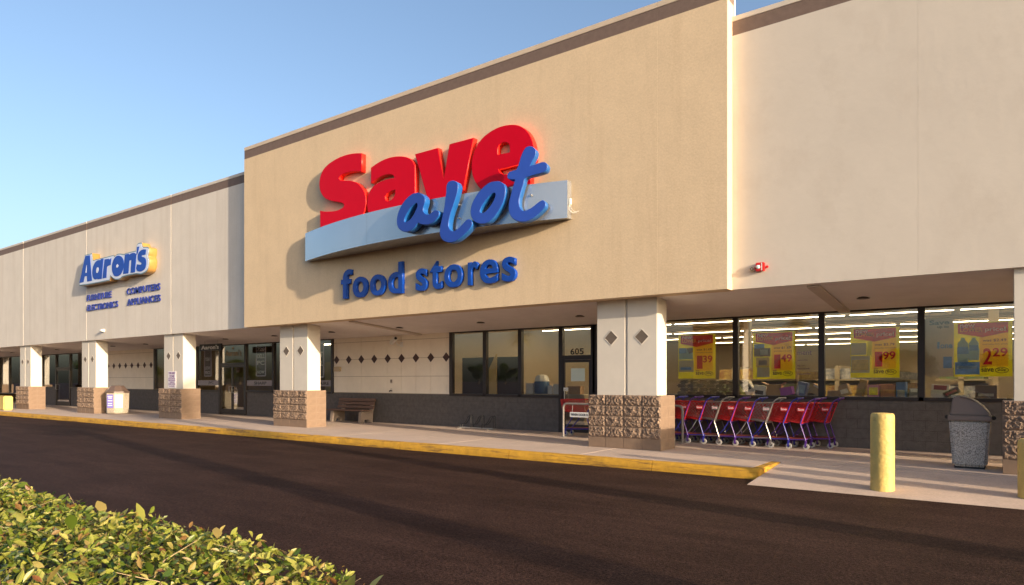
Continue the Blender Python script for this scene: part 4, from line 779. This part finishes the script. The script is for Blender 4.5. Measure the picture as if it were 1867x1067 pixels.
# ================================================================== HEDGE
HX0,HX1,HY0,HY1,HT=-6.2,-1.25,-.55,1.12,.985
hg=thing('hedge','clipped yellow-green leafy hedge in the near left foreground','hedge',(-3.8,.3,ROAD))
def htop(x,y):
    k=noise.noise(Vector((x*1.3,y*1.3,0)))*.06+noise.noise(Vector((x*4,y*4,3)))*.025
    e=min(HY1-y,y-HY0+.4,HX1-x+.0); r=.22
    drop=0 if e>r else (r-math.sqrt(max(0,r*r-(r-max(e,0))**2)))*.75
    return HT+k-drop
mb=MB(); nx,ny=40,14
V=[(HX0+(HX1-.1-HX0)*i/nx,HY0+(HY1-.08-HY0)*j/ny,0) for j in range(ny+1) for i in range(nx+1)]
V=[(x,y,htop(x,y)-.13) for x,y,_ in V]; F=[(j*(nx+1)+i,j*(nx+1)+i+1,(j+1)*(nx+1)+i+1,(j+1)*(nx+1)+i) for j in range(ny) for i in range(nx)]
mb.add(V,F); mb.box(HX0,HX1-.12,HY0,HY1-.1,ROAD,.62)
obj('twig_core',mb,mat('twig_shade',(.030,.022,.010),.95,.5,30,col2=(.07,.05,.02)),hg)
LEAF=leaf_mat('hedge_leaf',[(.012,.032,.006),(.04,.075,.010),(.11,.15,.014),(.24,.25,.035),(.36,.33,.09),(.17,.07,.025)],.22,.45)
def leaf_geo(c,d,up,ln,wd,fold,curl):
    """a pointed leaf: midrib with two halves folded upwards; 8 triangles"""
    d=d.normalized(); s=d.cross(up).normalized(); n=s.cross(d).normalized(); b=c; P=[]
    rows=[(0,0),(.28,.80),(.58,1.0),(.85,.5),(1,0)]
    V=[];
    for t,wv in rows:
        m=b+d*(ln*t)-n*(curl*ln*t*t); V.append(m)
        if 0<wv: h=wd*wv*.5; V.append(m+s*h*math.cos(fold)+n*h*math.sin(fold)); V.append(m-s*h*math.cos(fold)+n*h*math.sin(fold))
    # 0 | 1,2,3 | 4,5,6 | 7,8,9 | 10
    F=[(0,2,1),(0,1,3),(1,2,5,4),(1,4,6,3),(4,5,8,7),(4,7,9,6),(7,8,10),(7,10,9)]
    return V,F
rnd=random.Random(11)
def rand_leaf(x,y,z,ln,k=.55):
    a=rnd.uniform(0,2*math.pi); up=Vector((rnd.gauss(.3,1),rnd.gauss(-.1,1),rnd.gauss(.7,.7))).normalized()
    d=Vector((math.cos(a),math.sin(a),rnd.uniform(-.5,1.3)))
    return leaf_geo(Vector((x,y,z)),d,up,ln,ln*rnd.uniform(.38,.56),rnd.uniform(.05,.7),rnd.uniform(-.1,.35))
V=[];F=[];T=[]
def emit(g,tone):
    k=len(V); V.extend(g[0]); F.extend([tuple(i+k for i in f) for f in g[1]]); T.extend([tone]*len(g[1]))
cnt=0
while cnt<60000:
    x=HX1-abs(rnd.random()**1.15)*4.2; y=rnd.uniform(HY0+.2,HY1)
    if cnt%9==0: y=HY1+rnd.uniform(-.04,.02)      # leaves hanging on the street side
    if cnt%11==0: x=HX1+rnd.uniform(-.06,.03)
    near=math.hypot(x,y)
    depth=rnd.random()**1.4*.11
    z=htop(min(x,HX1),min(y,HY1-.01))-depth+rnd.uniform(-.01,.015)
    if y>HY1-.03 or x>HX1-.05: z-=rnd.random()*.35
    ln=rnd.choice((.011,.014,.017,.019,.022,.025,.03))*(1 if near<3 else 1.25)
    cl=noise.noise(Vector((x*5,y*5,7)))*.28
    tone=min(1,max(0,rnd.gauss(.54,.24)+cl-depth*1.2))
    if rnd.random()<.06: tone=rnd.uniform(.86,1)
    emit(rand_leaf(x,y,z,ln),tone); cnt+=1
me=bpy.data.meshes.new('foliage'); me.from_pydata([tuple(p) for p in V],[],F); at=me.attributes.new('tone','FLOAT','FACE'); at.data.foreach_set('value',T)
tag(obj('foliage',me,LEAF,hg),kind='stuff')
protos=[]
for i in range(12):
    g=leaf_geo(Vector((0,0,0)),Vector((1,0,.15)),Vector((0,0,1)),1,rnd.uniform(.40,.62),rnd.uniform(.1,.45),rnd.uniform(.0,.3))
    me=bpy.data.meshes.new('leaf'); me.from_pydata([tuple(p) for p in g[0]],[],g[1]); at=me.attributes.new('tone','FLOAT','FACE'); at.data.foreach_set('value',[(.15,.3,.45,.6,.66,.72,.5,.38,.25,.62,.7,.9)[i]]*len(g[1])); me.materials.append(LEAF)
    for f in me.polygons: f.use_smooth=True
    protos.append(me)
for i in range(270):
    x=HX1-rnd.random()**1.2*2.9; y=rnd.uniform(HY0+.4,HY1-.02); o=piece('leaf',rnd.choice(protos),None,hg,(x,y,htop(x,y)+rnd.uniform(-.03,.004)))
    s=rnd.choice((.030,.034,.038,.044,.05,.06)); o.scale=(s,s,s); o.rotation_euler=(rnd.gauss(0,.5),rnd.uniform(-1.1,.3),rnd.uniform(0,6.28))
for x,y,z,s,rx,ry,rz in ((-1.22,1.04,.86,.12,.3,-.75,.4),(-1.24,1.02,.85,.10,.2,-1.1,1.1),(-1.28,1.05,.86,.07,-.3,-.5,2.2)):
    o=piece('leaf',protos[4],None,hg,(x,y,z)); o.scale=(s,s,s); o.rotation_euler=(rx,ry,rz)
for i in range(70):
    x=HX1-rnd.random()*2.6; y=rnd.uniform(HY0+.3,HY1-.05); z=htop(x,y); a=rnd.uniform(0,6.28)
    obj('twig',MB().tube([(x,y,z-.08),(x+.05*math.cos(a),y+.05*math.sin(a),z-.01),(x+.13*math.cos(a),y+.13*math.sin(a),z+.02)],[.002,.0016,.0008],4),mat('dry_twig',(.32,.23,.12),.8,.2,20),hg)
# ================================================================== TREES ACROSS THE CAR PARK (they mirror in the glass and throw the long shadows)
BARK=mat('bark',(.10,.07,.05),.95,.3,8,.6,20); TL=leaf_mat('tree_leaf',[(.015,.03,.008),(.035,.06,.012),(.07,.10,.02),(.11,.13,.03)],.25,.5)
def crown_mesh(seed,rx,rz,n,size):
    r=random.Random(seed); V=[];F=[];T=[]; cl=[(Vector((r.gauss(0,.5)*rx,r.gauss(0,.5)*rx,r.uniform(-.75,.85)*rz)),r.uniform(.22,.45)*rx,r.random()) for _ in range(22)]
    for i in range(n):
        c,rad,tn=r.choice(cl); d=Vector((r.gauss(0,1),r.gauss(0,1),r.gauss(0,1))).normalized()*rad*r.random()**.4; p=c+d
        a=Vector((r.gauss(0,1),r.gauss(0,1),r.gauss(0,1))).normalized()*size*r.uniform(.6,1.3); b=a.orthogonal().normalized()*a.length*.6
        k=len(V); V+=[p-a,p+b,p+a,p-b]; F.append((k,k+1,k+2,k+3)); T.append(min(1,max(0,tn*.5+r.random()*.5)))
    me=bpy.data.meshes.new('crown'); me.from_pydata([tuple(p) for p in V],[],F); at=me.attributes.new('tone','FLOAT','FACE'); at.data.foreach_set('value',T); return me
CR1,CR2=crown_mesh(1,3.6,2.6,5000,.20),crown_mesh(2,3.0,3.0,5000,.20)
tk=mesh_of(MB().tube([(0,0,0),(.1,0,1.2),(0,.1,2.4),(.2,.1,4.2)],[.26,.2,.16,.06],8).tube([(0,.05,1.9),(.9,.3,3.0),(1.4,.4,3.8)],[.11,.07,.03],6).tube([(0,.05,1.7),(-.8,-.4,2.9),(-1.3,-.3,3.7)],[.11,.07,.03],6),'trunk',50)
plc=['first','second','third','fourth','fifth','sixth','seventh','eighth','ninth','tenth','eleventh','twelfth','thirteenth','fourteenth','fifteenth','sixteenth','seventeenth','eighteenth']
spots=[(-150,-14),(-132,-22),(-158,-38),(-120,-36),(-140,-52),(-118,-58)]+[(-150+i*13.5,-92) for i in range(12)]
for i,(x,y) in enumerate(spots):
    x=x*1.7+rnd.uniform(-5,5); y=y*1.7+rnd.uniform(-12,12); s=rnd.uniform(.75,1.2)
    t=thing('broadleaf_tree','%s dark tree from the left across the car park, mirrored in the glass'%plc[i],'tree',(x,y,ROAD),'trees across the car park'); t.scale=(s*1.25,s*1.25,s)
    link('trunk',tk,BARK,t); c=link('crown',(CR1,CR2)[i%2],TL,t,(0,0,4.3))
def palm_mesh(h,seed):
    r=random.Random(seed); V=[];F=[];T=[]
    for i in range(34):
        a=r.uniform(0,6.28); el=r.uniform(-.5,1.1); L=r.uniform(1.3,1.8); p=Vector((0,0,h)); d=Vector((math.cos(a)*math.cos(el),math.sin(a)*math.cos(el),math.sin(el)))
        for q in range(7):
            n_=p+d*L/7; d=(d+Vector((0,0,-.16))).normalized(); s=d.cross(Vector((0,0,1))).normalized()
            for sd_ in (-1,1):
                for u in (0,.33,.66):
                    b=p.lerp(n_,u); tip=b+s*sd_*.42*(1-q/9)+d*.22+Vector((0,0,-.12)); k=len(V); V+=[b,b+d*.05,tip]; F.append((k,k+1,k+2)); T.append(r.uniform(.3,.9))
            p=n_
    me=bpy.data.meshes.new('crown'); me.from_pydata([tuple(p) for p in V],[],F); at=me.attributes.new('tone','FLOAT','FACE'); at.data.foreach_set('value',T); return me
def palm(x,y,h,r,label,seed,group='palms in the car park'):
    t=thing('palm_tree',label,'tree',(x,y,ROAD),group)
    link('trunk',mesh_of(MB().tube([(0,0,0),(.05,0,h*.3),(0,.06,h*.65),(.04,.02,h)],[r*1.2,r,r*.9,r*.85],10),'trunk',50),BARK,t); link('crown',palm_mesh(h,seed),TL,t)
    return t
palm(15.0,1.46,8.6,.28,'palm right of the view whose trunk shadow crosses the near road',3)
palm(13.0,5.0,8.8,.26,'palm right of the view whose trunk shadow crosses the far side of the road',4)
palm(-38,-22,5.6,.17,'short palm mirrored in the second left window pane',5)
palm(-52,-62,8.6,.18,'tall thin palm mirrored in the third window pane',6)
palm(-14,-26,6.2,.17,'palm mirrored at the edge of the 1.39 poster',8)
# white cabinet added out of view to the right to shade the ramp
ic=thing('shade_cabinet','white cabinet added beyond the right edge of the view to shade the ramp','shade cabinet',(2.2,11.4,0))
obj('cabinet',MB().box(1.5,2.9,11.0,11.75,.06,1.95),WHITE,ic,bevel=.03)
for s in (0,1): d_=obj('door',MB().box(1.54+s*.68,2.18+s*.68,10.96,11.0,.2,1.8),WHITE,ic,bevel=.02); obj('handle',MB().box(2.11+s*.15,2.14+s*.15,10.92,10.96,.9,1.3),STEEL,d_)
obj('base',MB().box(1.55,2.85,11.05,11.7,0,.07),BLACK,ic)
